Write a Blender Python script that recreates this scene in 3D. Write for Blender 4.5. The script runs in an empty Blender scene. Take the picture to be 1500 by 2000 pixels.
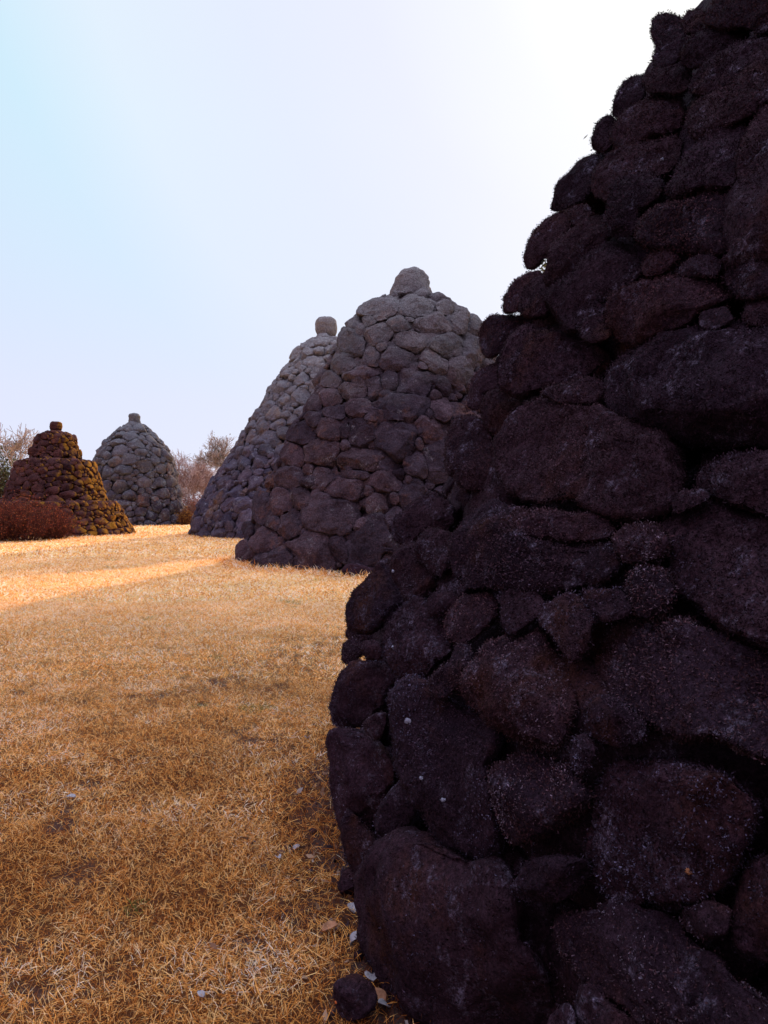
import bpy, bmesh, math, random
import numpy as np
from mathutils import Vector, Matrix
R = math.radians
random.seed(7); rng = np.random.default_rng(7)
scene = bpy.context.scene
COL = scene.collection

# ------------------------------------------------------------------ camera, light, sky
F = 1387.0                      # focal length in photo pixels (photo is 1500 x 2000)
CAMZ = 1.5
PITCH = math.atan(15.0 / F)     # horizon sits 15 px above the image centre
cam = bpy.data.cameras.new('camera'); cam_o = bpy.data.objects.new('camera', cam); COL.objects.link(cam_o)
cam.sensor_fit = 'HORIZONTAL'; cam.sensor_width = 36.0; cam.lens = F / 1500.0 * 36.0
cam.clip_end = 2000; cam.clip_start = 0.05
cam_o.location = (0, 0, CAMZ); cam_o.rotation_euler = (math.pi / 2 - PITCH, 0, 0)
scene.camera = cam_o

SUN_AZ = 17.5                   # degrees to the right of the view direction (+Y)
SUN_EL = 21.0
sun = bpy.data.lights.new('sun', 'SUN'); sun_o = bpy.data.objects.new('sun', sun); COL.objects.link(sun_o)
sun.energy = 4.6; sun.angle = R(0.5); sun.color = (1.0, 0.66, 0.33)
sd = Vector((math.sin(R(SUN_AZ)) * math.cos(R(SUN_EL)), math.cos(R(SUN_AZ)) * math.cos(R(SUN_EL)), math.sin(R(SUN_EL))))
sun_o.rotation_euler = (-sd).to_track_quat('-Z', 'Y').to_euler()

world = bpy.data.worlds.new('World'); scene.world = world; world.use_nodes = True
wn = world.node_tree.nodes; wl = world.node_tree.links; wn.clear()
wo = wn.new('ShaderNodeOutputWorld'); bg = wn.new('ShaderNodeBackground')
sky = wn.new('ShaderNodeTexSky'); sky.sky_type = 'NISHITA'; sky.sun_disc = False
sky.sun_elevation = R(SUN_EL); sky.sun_rotation = R(SUN_AZ)
sky.air_density = 1.0; sky.dust_density = 1.0; sky.ozone_density = 1.0; sky.altitude = 0
# bright thin haze of the winter sky: white towards the sun, lilac low down, pale blue away from it
geo = wn.new('ShaderNodeNewGeometry')
dot = wn.new('ShaderNodeVectorMath'); dot.operation = 'DOT_PRODUCT'; dot.inputs[1].default_value = Vector((0.31, 0.72, 0.62)).normalized()
tc = wn.new('ShaderNodeTexCoord'); wl.new(tc.outputs['Generated'], dot.inputs[0])
ramp = wn.new('ShaderNodeValToRGB'); wl.new(dot.outputs['Value'], ramp.inputs[0])
def stops(r, lst):
    e = r.color_ramp.elements
    while len(e) > 1: e.remove(e[-1])
    e[0].position = lst[0][0]; e[0].color = (*lst[0][1], 1)
    for p, c in lst[1:]:
        x = e.new(p); x.color = (*c, 1)
stops(ramp, [(0.0, (.62, .50, .66)), (0.3, (.58, .62, .84)), (0.58, (.62, .82, .98)), (0.73, (.65, .86, .99)), (0.80, (.78, .89, 1.0)), (0.885, (.80, .86, 1.0)), (0.94, (.84, .87, 1.0)), (0.975, (.92, .94, 1.0)), (1.0, (1.08, 1.07, 1.04))])
sep = wn.new('ShaderNodeSeparateXYZ'); wl.new(tc.outputs['Generated'], sep.inputs[0])
ramp2 = wn.new('ShaderNodeValToRGB'); wl.new(sep.outputs['Z'], ramp2.inputs[0])
stops(ramp2, [(0.0, (1, 1, 1)), (0.14, (.9, .9, .9)), (0.30, (.4, .4, .4)), (0.46, (0.0, 0, 0))])
mixh = wn.new('ShaderNodeMix'); mixh.data_type = 'RGBA'
wl.new(ramp2.outputs[0], mixh.inputs['Factor']); wl.new(ramp.outputs[0], mixh.inputs['A'])
mixh.inputs['B'].default_value = (.77, .80, 1.0, 1)
SKY_GAIN = 6.9
gain = wn.new('ShaderNodeVectorMath'); gain.operation = 'SCALE'; gain.inputs['Scale'].default_value = SKY_GAIN
wl.new(mixh.outputs['Result'], gain.inputs[0])
zen = wn.new('ShaderNodeMapRange'); wl.new(sep.outputs['Z'], zen.inputs[0])      # overhead sky above the view, brightened to lift the shaded grass
zen.interpolation_type = 'SMOOTHSTEP'
zen.inputs[1].default_value = .58; zen.inputs[2].default_value = .90; zen.inputs[3].default_value = 1.0 * SKY_GAIN; zen.inputs[4].default_value = 4.0 * SKY_GAIN
wl.new(zen.outputs[0], gain.inputs['Scale'])
mixs = wn.new('ShaderNodeMix'); mixs.data_type = 'RGBA'; mixs.inputs['Factor'].default_value = 0.96
wl.new(sky.outputs[0], mixs.inputs['A']); wl.new(gain.outputs[0], mixs.inputs['B'])
wl.new(mixs.outputs['Result'], bg.inputs[0]); bg.inputs[1].default_value = 0.12
wl.new(bg.outputs[0], wo.inputs[0])

vs = scene.view_settings
vs.view_transform = 'Standard'; vs.look = 'None'; vs.gamma = 1; vs.use_curve_mapping = False
vs.exposure = 0.29
scene.render.engine = 'CYCLES'
scene.cycles.use_denoising = True
scene.cycles.max_bounces = 5; scene.cycles.diffuse_bounces = 3; scene.cycles.volume_bounces = 0
scene.cycles.transparent_max_bounces = 6

# ------------------------------------------------------------------ maths helpers
cp, sp_ = math.cos(PITCH), math.sin(PITCH)
def ray(px, py):
    """direction(s) in the world through photo pixels, scaled to unit view depth"""
    px = np.asarray(px, float); py = np.asarray(py, float)
    u = (px - 750) / F; v = (1000 - py) / F
    return np.stack([u, cp + v * sp_, -sp_ + v * cp], -1)
def onground(px, py):
    d = ray(px, py); return d * (CAMZ / -d[..., 2:3]) + np.array([0, 0, CAMZ])
def topx(p):
    q = np.asarray(p, float) - np.array([0, 0, CAMZ])
    dep = q[..., 1] * cp - q[..., 2] * sp_
    up = q[..., 1] * sp_ + q[..., 2] * cp
    dep_ = np.where(dep < .05, .05, dep)
    return 750 + F * q[..., 0] / dep_, 1000 - F * up / dep_, dep

def _hash(ix, iy, iz, seed):
    h = (ix * 374761393 + iy * 668265263 + iz * 2147483647 + seed * 1274126177) & 0xFFFFFFFF
    h = ((h ^ (h >> 13)) * 1274126177) & 0xFFFFFFFF
    h = ((h ^ (h >> 16)) * 2246822519) & 0xFFFFFFFF
    return ((h ^ (h >> 15)) & 0xFFFF) / 65535.0
def noise3(p, seed=0):
    p = np.asarray(p, float); i = np.floor(p).astype(np.int64); f = p - i; f = f * f * (3 - 2 * f)
    x, y, z = i[..., 0], i[..., 1], i[..., 2]; fx, fy, fz = f[..., 0], f[..., 1], f[..., 2]
    def c(a, b, d): return _hash(x + a, y + b, z + d, seed)
    x00 = c(0, 0, 0) * (1 - fx) + c(1, 0, 0) * fx; x10 = c(0, 1, 0) * (1 - fx) + c(1, 1, 0) * fx
    x01 = c(0, 0, 1) * (1 - fx) + c(1, 0, 1) * fx; x11 = c(0, 1, 1) * (1 - fx) + c(1, 1, 1) * fx
    return ((x00 * (1 - fy) + x10 * fy) * (1 - fz) + (x01 * (1 - fy) + x11 * fy) * fz) * 2 - 1
def fbm(p, octs=3, seed=0):
    s = 0; a = 1.0
    for k in range(octs):
        s = s + a * noise3(p * (2.03 ** k) + 17.3 * k, seed + k); a *= 0.5
    return s

def mesh_obj(name, V, T, mats, parent=None, attrs=None, midx=None, smooth=True, smask=None):
    me = bpy.data.meshes.new(name)
    V = np.ascontiguousarray(V, np.float32); T = np.ascontiguousarray(T, np.int32)
    me.vertices.add(len(V)); me.vertices.foreach_set('co', V.ravel())
    me.loops.add(T.size); me.loops.foreach_set('vertex_index', T.ravel())
    n = T.shape[1]
    me.polygons.add(len(T)); me.polygons.foreach_set('loop_start', np.arange(0, T.size, n, dtype=np.int32))
    if smask is not None: me.polygons.foreach_set('use_smooth', smask.astype(bool))
    else: me.polygons.foreach_set('use_smooth', np.full(len(T), smooth, bool))
    if midx is not None: me.polygons.foreach_set('material_index', midx.astype(np.int32))
    for k, a in (attrs or {}).items():
        a = np.ascontiguousarray(a, np.float32)
        if a.ndim == 2: me.attributes.new(k, 'FLOAT_VECTOR', 'POINT').data.foreach_set('vector', a.ravel())
        else: me.attributes.new(k, 'FLOAT', 'POINT').data.foreach_set('value', a)
    for m in (mats if isinstance(mats, (list, tuple)) else [mats]): me.materials.append(m)
    me.update(calc_edges=True)
    o = bpy.data.objects.new(name, me); COL.objects.link(o)
    if parent: o.parent = parent
    return o
def thing(name, label, cat, loc, group=None):
    o = bpy.data.objects.new(name, None); COL.objects.link(o); o.location = loc; o.empty_display_size = .3
    o['label'] = label; o['category'] = cat
    if group: o['group'] = group
    return o
def tag(o, label=None, cat=None, group=None, kind=None):
    if label: o['label'] = label
    if cat: o['category'] = cat
    if group: o['group'] = group
    if kind: o['kind'] = kind
    return o
_ico = {}
def ico(level):
    if level not in _ico:
        bm = bmesh.new(); bmesh.ops.create_icosphere(bm, subdivisions=level, radius=1)
        V = np.array([v.co[:] for v in bm.verts]); T = np.array([[v.index for v in f.verts] for f in bm.faces]); bm.free()
        V /= np.linalg.norm(V, axis=1, keepdims=True)
        _ico[level] = (V, T)
    return _ico[level]

# ------------------------------------------------------------------ node material helper
class NM:
    def __init__(s, name):
        s.m = bpy.data.materials.new(name); s.m.use_nodes = True; s.n = s.m.node_tree.nodes; s.l = s.m.node_tree.links; s.n.clear()
        s.out = s.n.new('ShaderNodeOutputMaterial'); s.b = s.n.new('ShaderNodeBsdfPrincipled'); s.l.new(s.b.outputs[0], s.out.inputs[0])
        s.b.inputs['Roughness'].default_value = .9; s.b.inputs['Specular IOR Level'].default_value = .04; s.b.inputs['Roughness'].default_value = 1.0
        g = s.n.new('ShaderNodeNewGeometry'); s.pos = g.outputs['Position']; s.nor = g.outputs['Normal']
    def noise(s, scale, detail=3, rough=.6, vec=None, dim='3D'):
        t = s.n.new('ShaderNodeTexNoise'); t.inputs['Scale'].default_value = scale; t.inputs['Detail'].default_value = detail; t.inputs['Roughness'].default_value = rough
        s.l.new(vec or s.pos, t.inputs['Vector']); return t.outputs['Fac']
    def voro(s, scale, feature='F1'):
        t = s.n.new('ShaderNodeTexVoronoi'); t.feature = feature; t.inputs['Scale'].default_value = scale; s.l.new(s.pos, t.inputs['Vector']); return t.outputs['Distance']
    def ramp(s, fac, lst):
        r = s.n.new('ShaderNodeValToRGB'); s.l.new(fac, r.inputs[0])
        stops(r, [(p, c if isinstance(c, tuple) else (c, c, c)) for p, c in lst]); return r.outputs[0]
    def mix(s, f, a, b, mode='MIX'):
        x = s.n.new('ShaderNodeMix'); x.data_type = 'RGBA'; x.blend_type = mode
        for k, v in (('Factor', f), ('A', a), ('B', b)):
            if isinstance(v, (int, float)): x.inputs[k].default_value = v if k == 'Factor' else (v, v, v, 1)
            elif isinstance(v, tuple): x.inputs[k].default_value = (*v, 1)
            else: s.l.new(v, x.inputs[k])
        return x.outputs['Result']
    def math(s, op, a, b=0.0):
        x = s.n.new('ShaderNodeMath'); x.operation = op
        for k, v in ((0, a), (1, b)):
            if isinstance(v, (int, float)): x.inputs[k].default_value = v
            else: s.l.new(v, x.inputs[k])
        return x.outputs[0]
    def attr(s, name):
        a = s.n.new('ShaderNodeAttribute'); a.attribute_name = name; return a.outputs['Fac']
    def bump(s, h, dist, strength=1.0, prev=None):
        b = s.n.new('ShaderNodeBump'); b.inputs['Distance'].default_value = dist; b.inputs['Strength'].default_value = strength
        s.l.new(h, b.inputs['Height'])
        if prev is not None: s.l.new(prev, b.inputs['Normal'])
        return b.outputs[0]
    def fin(s, col, normal=None):
        if isinstance(col, tuple): s.b.inputs['Base Color'].default_value = (*col, 1)
        else: s.l.new(col, s.b.inputs['Base Color'])
        if normal is not None: s.l.new(normal, s.b.inputs['Normal'])
        return s.m
    def sepz(s, v):
        x = s.n.new('ShaderNodeSeparateXYZ'); s.l.new(v, x.inputs[0]); return x.outputs

def stone_mat(name, dark, light, rust, lichen, lichen_amt=.55, scale=1.0, moss_and_sun=None, pale=None, pale_z=(4, 8)):
    """basalt: dark mottled rock, rusty stains, grey crusts of lichen"""
    n = NM(name); k = 1 / scale
    base = n.mix(n.ramp(n.noise(1.7 * k, 7, .75), [(.34, 0), (.66, 1)]), dark, light)
    t = n.attr('tint')
    base = n.mix(1.0, base, n.ramp(t, [(0, (.55, .50, .56)), (.35, (.90, .92, 1.0)), (.6, (1.05, .97, .95)), (.8, (1.2, 1.06, 1.05)), (1, (1.4, 1.32, 1.34))]), 'MULTIPLY')
    base = n.mix(n.ramp(n.noise(.9 * k, 4, .7), [(.56, 0), (.70, .75)]), base, rust)
    crust = n.math('MULTIPLY', n.ramp(n.noise(2.6 * k, 6, .75), [(lichen_amt, 0), (lichen_amt + .12, 1)]), n.ramp(n.noise(24 * k, 5, .8), [(.46, .05), (.56, 1)]))
    base = n.mix(crust, base, lichen)
    if pale:      # paler tower heads: some crust-lichen, plus the sun-glare veil put into the colour
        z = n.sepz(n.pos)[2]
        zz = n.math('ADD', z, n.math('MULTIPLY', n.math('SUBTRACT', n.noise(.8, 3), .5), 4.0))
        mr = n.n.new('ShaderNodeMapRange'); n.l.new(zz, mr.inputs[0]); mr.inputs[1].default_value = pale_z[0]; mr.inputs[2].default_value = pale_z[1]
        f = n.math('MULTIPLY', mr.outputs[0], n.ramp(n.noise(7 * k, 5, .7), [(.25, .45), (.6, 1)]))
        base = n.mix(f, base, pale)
    if moss_and_sun:  # golden moss; warm sunlight on right-facing sides is put into this colour too
        sx = n.sepz(n.nor)
        up = n.math('ADD', n.math('MULTIPLY', sx[2], .30), n.math('MULTIPLY', sx[0], moss_and_sun[1]))
        f = n.ramp(n.math('ADD', up, n.math('MULTIPLY', n.math('SUBTRACT', n.noise(1.3, 4, .7), .5), 1.6)), [(.62, 0), (1.0, .9)])
        base = n.mix(f, base, moss_and_sun[0])
    base = n.mix(1.0, base, n.ramp(n.noise(34 * k, 6, .8), [(.36, .50), (.5, .95), (.64, 1.7)]), 'MULTIPLY')
    pits = n.ramp(n.voro(28 * k), [(0, 0), (.32, 1)])
    h = n.mix(.35, n.noise(9 * k, 8, .72), pits)
    nb = n.bump(n.noise(4.2 * k, 7, .65), .16 * scale, 1.0)
    nb = n.bump(h, .05 * scale, 1.0, nb)
    return n.fin(base, nb)

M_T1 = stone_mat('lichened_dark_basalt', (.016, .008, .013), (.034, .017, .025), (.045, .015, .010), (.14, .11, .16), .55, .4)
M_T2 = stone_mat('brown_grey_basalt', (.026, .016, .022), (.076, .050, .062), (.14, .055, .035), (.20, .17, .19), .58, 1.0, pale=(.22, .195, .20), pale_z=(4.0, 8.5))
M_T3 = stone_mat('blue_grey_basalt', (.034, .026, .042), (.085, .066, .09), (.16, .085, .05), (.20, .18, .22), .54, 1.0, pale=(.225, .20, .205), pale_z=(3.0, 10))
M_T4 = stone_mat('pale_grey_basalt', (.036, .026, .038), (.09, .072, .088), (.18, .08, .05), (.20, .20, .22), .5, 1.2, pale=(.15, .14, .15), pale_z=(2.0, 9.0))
M_T5 = stone_mat('rusty_mossy_sunlit_basalt', (.028, .012, .014), (.095, .040, .038), (.20, .06, .025), (.17, .15, .17), .62, .9, moss_and_sun=((.30, .125, .015), .95))

def lichen_mat():
    n = NM('shrubby_lichen')
    t = n.attr('tint'); tip = n.attr('tip')
    patch = n.ramp(n.noise(3.3, 5, .7), [(.42, 0), (.66, 1)])
    spots = n.ramp(n.noise(75, 3, .7), [(.50, 0), (.58, 1)])
    z = n.sepz(n.pos)[2]
    low = n.n.new('ShaderNodeMapRange'); n.l.new(z, low.inputs[0]); low.inputs[1].default_value = 1.9; low.inputs[2].default_value = .5
    f = n.math('MULTIPLY', n.math('MULTIPLY', patch, spots), n.math('ADD', n.math('MULTIPLY', low.outputs[0], .85), .12))
    c = n.mix(n.ramp(n.noise(1.9, 4, .6), [(.35, 0), (.65, 1)]), (.021, .0092, .0115), (.046, .0225, .028))
    c = n.mix(f, c, (.19, .165, .225))
    c = n.mix(1.0, c, n.ramp(t, [(0, .6), (.8, 1.35), (1, 1.7)]), 'MULTIPLY')
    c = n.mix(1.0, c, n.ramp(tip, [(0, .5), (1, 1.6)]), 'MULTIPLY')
    c = n.mix(1.0, c, n.ramp(n.attr('tone'), [(0, (.58, .55, .66)), (.3, (.85, .9, 1.08)), (.6, (1.05, 1.0, 1.0)), (.85, (1.25, 1.08, 1.05)), (1, (1.4, 1.35, 1.4))]), 'MULTIPLY')
    a = n.n.new('ShaderNodeAttribute'); a.attribute_name = 'nrm'
    v = n.n.new('ShaderNodeMix'); v.data_type = 'VECTOR'; v.inputs['Factor'].default_value = .7
    n.l.new(n.nor, v.inputs['A']); n.l.new(a.outputs['Vector'], v.inputs['B'])
    nz = n.n.new('ShaderNodeVectorMath'); nz.operation = 'NORMALIZE'; n.l.new(v.outputs['Result'], nz.inputs[0])
    return n.fin(c, nz.outputs[0])
M_LICHEN = lichen_mat()
def flat_mat(name, c, var=.25, scale=20, rough=.9):
    n = NM(name); n.b.inputs['Roughness'].default_value = rough
    col = n.mix(1.0, c, n.ramp(n.noise(scale, 4, .6), [(.3, 1 - var), (.7, 1 + var)]), 'MULTIPLY')
    return n.fin(col, n.bump(n.noise(scale * 2, 4), .005, .6))
def tint_mat(name, cols, trans=0.0):
    """thin plant matter: colour picked per blade or twig by its tint"""
    n = NM(name); t = n.attr('tint')
    c = n.ramp(t, cols)
    c = n.mix(1.0, c, n.ramp(n.noise(.55, 4, .6), [(.3, .84), (.7, 1.16)]), 'MULTIPLY')
    c = n.mix(n.attr('green'), c, (.10, .13, .03))
    m = n.fin(c)
    if trans:
        tr = n.n.new('ShaderNodeBsdfTranslucent'); n.l.new(c, tr.inputs[0]); ms = n.n.new('ShaderNodeMixShader'); ms.inputs[0].default_value = trans
        n.l.new(n.b.outputs[0], ms.inputs[1]); n.l.new(tr.outputs[0], ms.inputs[2]); n.l.new(ms.outputs[0], n.out.inputs[0])
    return m

# ------------------------------------------------------------------ outlines of packed stones
NA = 48
ANG = np.arange(NA) / NA * 2 * math.pi
UN = np.stack([np.cos(ANG), np.sin(ANG)], -1)
def smooth_r(r, k=1):
    for _ in range(k): r = (np.roll(r, 1, -1) + 2 * r + np.roll(r, -1, -1)) / 4
    return r
def cell_outlines(delta, Minv, nbr, lim=1.22, gap=.95):
    """radial outline of stone i in its own tangent plane: up to the elliptic bisector with its neighbours.
       delta(i, j) -> offsets of neighbours j from i; Minv[i] maps offset -> elliptic coords"""
    N = len(Minv); out = np.zeros((N, NA)); ts = np.linspace(.05, 1.0, 26)
    for i in range(N):
        L = 1 / np.linalg.norm(UN @ Minv[i].T, axis=1)               # radius of own ellipse
        J = nbr(i)
        P = UN[:, None, :] * (L[:, None] * lim * ts[None, :])[..., None]
        di = lim * ts[None, :]
        ok = np.ones((NA, len(ts)), bool)
        if len(J):
            D = delta(i, J)
            Q = P[:, :, None, :] - D[None, None, :, :]
            dj = np.linalg.norm(np.einsum('atjk,jlk->atjl', Q, Minv[J]), axis=-1).min(-1)
            ok = di < dj
        ok = np.cumprod(ok, 1).astype(bool); cnt = ok.sum(1).clip(1)
        out[i] = L * lim * ts[cnt - 1] * gap
    return smooth_r(out, 1)
def poly_outline(P):
    P = np.asarray(P, float)
    x, y = P[:, 0], P[:, 1]; x2, y2 = np.roll(x, -1), np.roll(y, -1); a = x * y2 - x2 * y
    A = a.sum() / 2; c = np.array([((x + x2) * a).sum() / (6 * A), ((y + y2) * a).sum() / (6 * A)])
    r = np.zeros(NA)
    for k in range(NA):
        u = UN[k]; best = 0
        for q in range(len(P)):
            p0 = P[q] - c; e = P[(q + 1) % len(P)] - P[q]
            det = u[0] * -e[1] + u[1] * e[0]
            if abs(det) < 1e-9: continue
            t = (p0[0] * -e[1] + p0[1] * e[0]) / det; s = (u[0] * p0[1] - u[1] * p0[0]) / det
            if t > 0 and -1e-6 <= s <= 1 + 1e-6: best = max(best, t)
        r[k] = best
    bad = r <= 0
    if bad.any(): r[bad] = r[~bad].mean()
    return c, smooth_r(r, 1)
def unit_rock(level, r, seed, block=.72, planes=5, cut=.82, facets=18):
    """unit pillow: returns tangential coords (in units of r) and depth coord (unit)"""
    V, T = ico(level); g = np.random.default_rng(seed)
    V = V.copy()
    for _ in range(planes):
        n = g.normal(size=3); n[2] = abs(n[2]) + .25; n /= np.linalg.norm(n); d = g.uniform(cut - .12, cut + .1)
        V -= n * (np.maximum(0, V @ n - d) * .85)[:, None]
    a, b, c = V[:, 0], V[:, 1], V[:, 2]
    rho = np.sqrt(a * a + b * b).clip(1e-9); th = np.arctan2(b, a) % (2 * math.pi)
    rr = np.interp(th, np.append(ANG, 2 * math.pi), np.append(r, r[0]))
    rn = rho.clip(0, 1) ** block
    tang = np.stack([a / rho * rr * rn, b / rho * rr * rn], -1)
    dep = np.sign(c) * np.abs(c) ** .85
    rm = r.mean(); q = np.stack([tang[:, 0] / rm, tang[:, 1] / rm, dep], -1)      # hewn and broken faces
    for k in range(facets):
        n = g.normal(size=3); front = k % 2 == 0
        if front: n[2] = abs(n[2]) + .9
        n /= np.linalg.norm(n); h = q @ n
        q = q - n * (np.maximum(0, h - h.max() * (g.uniform(.60, .84) if front else g.uniform(.80, .95))) * .95)[:, None]
    return q[:, :2] * rm, q[:, 2], T
def vnormals(V, T):
    fn = np.cross(V[T[:, 1]] - V[T[:, 0]], V[T[:, 2]] - V[T[:, 0]]); N = np.zeros_like(V)
    for k in range(3): np.add.at(N, T[:, k], fn)
    return N / np.linalg.norm(N, axis=1, keepdims=True).clip(1e-12), fn
def roughen(V, T, size, seed, amp=1.0):
    N, _ = vnormals(V, T); off = (seed * 7.13) % 91
    d = .045 * size * fbm(V * (1.7 / size) + off, 2, 3) + .030 * size * fbm(V * (6.5 / size) + off, 2, 5)
    if len(V) > 600: d = d + .014 * size * fbm(V * (22 / size) + off, 2, 9)
    return V + N * (d * amp)[:, None]

class Tower:
    def __init__(s, axis, prof, jitter=.06):
        s.ax = np.array(axis, float); p = np.array(sorted(prof)); s.pz, s.pr = p[:, 0], p[:, 1]; s.top = s.pz[-1]
        zz = np.linspace(s.pz[0], s.top, 400); rr = s.r(zz)
        s.zz = zz; s.tt = np.concatenate([[0], np.cumsum(np.hypot(np.diff(zz), np.diff(rr)))]); s.L = s.tt[-1]
    def r(s, z): return np.interp(z, s.pz, s.pr)
    def frame(s, th, t):
        z = np.interp(t, s.tt, s.zz); e = .05
        z1, z0 = np.interp(t + e, s.tt, s.zz), np.interp(t - e, s.tt, s.zz)
        r1, r0 = s.r(z1), s.r(z0); h = math.hypot(z1 - z0, r1 - r0)
        c, sn = math.cos(th), math.sin(th)
        B = np.array([c * (r1 - r0), sn * (r1 - r0), z1 - z0]) / h
        Tn = np.array([-sn, c, 0.0]); N = np.cross(Tn, B)
        P = np.array([s.ax[0] + c * s.r(z), s.ax[1] + sn * s.r(z), z])
        return P, Tn, B, N
    def hit(s, px, py):
        d = ray(px, py); ts = np.linspace(.5, 80, 9000); P = np.array([0, 0, CAMZ]) + ts[:, None] * d
        g = np.hypot(P[:, 0] - s.ax[0], P[:, 1] - s.ax[1]) - s.r(P[:, 2].clip(s.pz[0], s.top))
        g = g + np.maximum(0, P[:, 2] - s.top)
        k = np.argmax(g < 0) if (g < 0).any() else int(np.argmin(g))
        p = P[k]; rad = np.array([p[0] - s.ax[0], p[1] - s.ax[1]]); rad /= np.linalg.norm(rad)
        z = p[2]; sl = (s.r(z + .15) - s.r(z - .15)) / .3
        n = np.array([rad[0], rad[1], -sl]); n /= np.linalg.norm(n)
        return ts[k], p, n

def traced_rock(tw, c, r, level, seed, thick=.55, block=.72, amp=1.0, planes=5, push=.75, facets=18):
    """a boulder of the wall whose outline follows the photographed one; it sits on the tower's surface, leans with it and is as thick as it is tall"""
    dep, p, n = tw.hit(c[0], c[1]); mpp = dep / F
    q = (r * mpp); size = 2 * math.sqrt((q ** 2).mean()); wmin = min((q + np.roll(q, NA // 2))[:NA // 2])
    hd = thick * .5 * (wmin * .6 + size * .4) * 1.15
    tang, dc, T = unit_rock(level, r, seed, block, planes, facets=facets)
    nv = np.array([n[0], n[1] * sp_ + n[2] * cp, -(n[1] * cp - n[2] * sp_)])    # right, up, towards camera
    nz = max(nv[2], .62)
    sx = np.clip(nv[0] / nz, -1, 1); sy = np.clip(nv[1] / nz, -1, 1)
    near = dc * hd - (sx * tang[:, 0] * mpp + sy * (-tang[:, 1]) * mpp)         # metres towards camera
    d = dep + hd * push - near
    V = ray(c[0] + tang[:, 0], c[1] + tang[:, 1]) * d[:, None] + np.array([0, 0, CAMZ])
    T2_ = T[:, ::-1]                                                            # image y is down: flip winding
    V = roughen(V, T2_, size, seed, amp)
    return V, T2_, size, p

def pack(tw, sizes, aspect=(1.0, 1.9), tilt=14, seed=1, t0=0.0, t1=None, dens=.80, tries=2500):
    """irregular masonry: big stones first, smaller ones between"""
    g = np.random.default_rng(seed); t1 = tw.L if t1 is None else t1
    th = []; t = []; A = []; B = []; rot = []; R_ = []
    for (lo, hi) in sizes:
        fail = 0
        while fail < tries:
            tt = g.uniform(t0, t1); z = np.interp(tt, tw.tt, tw.zz); rr = tw.r(z)
            if g.uniform() > (rr + .15) / tw.pr.max(): fail += .3; continue
            ttt = g.uniform(-math.pi, math.pi); h = g.uniform(lo, hi); w = h * g.uniform(*aspect)
            w = min(w, rr * .9 + .15); 
            if th:
                dx = (np.array(th) - ttt + math.pi) % (2 * math.pi) - math.pi
                m = np.hypot(dx * rr / (w / 2 + np.array(A)), (np.array(t) - tt) / (h / 2 + np.array(B))).min()
                if m < dens: fail += 1; continue
            th.append(ttt); t.append(tt); A.append(w / 2); B.append(h / 2); rot.append(R(g.normal(0, tilt))); R_.append(max(rr, .3)); fail = 0
    th, t, A, B, rot, R_ = map(np.array, (th, t, A, B, rot, R_))
    c, sn = np.cos(rot), np.sin(rot)
    Minv = np.stack([np.stack([c / A, sn / A], -1), np.stack([-sn / B, c / B], -1)], -2)
    def delta(i, J):
        dx = (th[J] - th[i] + math.pi) % (2 * math.pi) - math.pi
        return np.stack([dx * R_[i], t[J] - t[i]], -1)
    idx = np.arange(len(th))
    def nbr(i):
        d = np.linalg.norm(delta(i, idx), axis=1); d[i] = 1e9; J = np.argsort(d)[:16]; return J
    return th, t, cell_outlines(delta, Minv, nbr, 1.3, 1.04), A, B

def packed_rock(tw, th, t, r, level, seed, thick=.6, inset=0.0, block=.70, amp=1.0, bulge=.35, facets=14):
    P, Tn, Bn, N = tw.frame(th, t)
    size = 2 * math.sqrt((r ** 2).mean()); hd = thick * size * .5 * (.85 + .3 * ((seed * .37) % 1))
    tang, dc, T = unit_rock(level, r, seed, block, 3, facets=facets)
    V = P + tang[:, :1] * Tn + tang[:, 1:] * Bn + ((dc * hd) - hd * bulge - inset + size * .10 * (((seed * .6180339) % 1) - .5))[:, None] * N
    # follow the round of the wall
    rr = max(math.hypot(P[0] - tw.ax[0], P[1] - tw.ax[1]), .5); V -= N * (np.minimum(tang[:, 0] ** 2 / (2 * rr), size * .3))[:, None]
    V = roughen(V, T, size, seed, amp)
    return V, T, size, P

def core_mesh(tw, name, mat, parent, inset, loc):
    nz, na = 60, 72; zs = np.linspace(tw.pz[0], tw.top - .05, nz); V = []
    for z in zs:
        rr = max(tw.r(z) - inset, .05)
        for a in range(na):
            q = rr + .05 * float(noise3(np.array([math.cos(a * .0873) * 4, math.sin(a * .0873) * 4, z * 2.0]), 4))
            V.append((tw.ax[0] + q * math.cos(a * 2 * math.pi / na), tw.ax[1] + q * math.sin(a * 2 * math.pi / na), z))
    V.append((tw.ax[0], tw.ax[1], tw.top - .02)); T = []
    for i in range(nz - 1):
        for a in range(na):
            b = (a + 1) % na; p, q, r_, s_ = i * na + a, i * na + b, (i + 1) * na + b, (i + 1) * na + a
            T += [(p, q, r_), (p, r_, s_)]
    k = (nz - 1) * na
    for a in range(na): T.append((k + a, k + (a + 1) % na, len(V) - 1))
    V = np.array(V) - np.array(loc)
    return mesh_obj(name, V, np.array(T), mat, parent, {'tint': np.full(len(V), .15), 'tip': np.zeros(len(V))})

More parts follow.
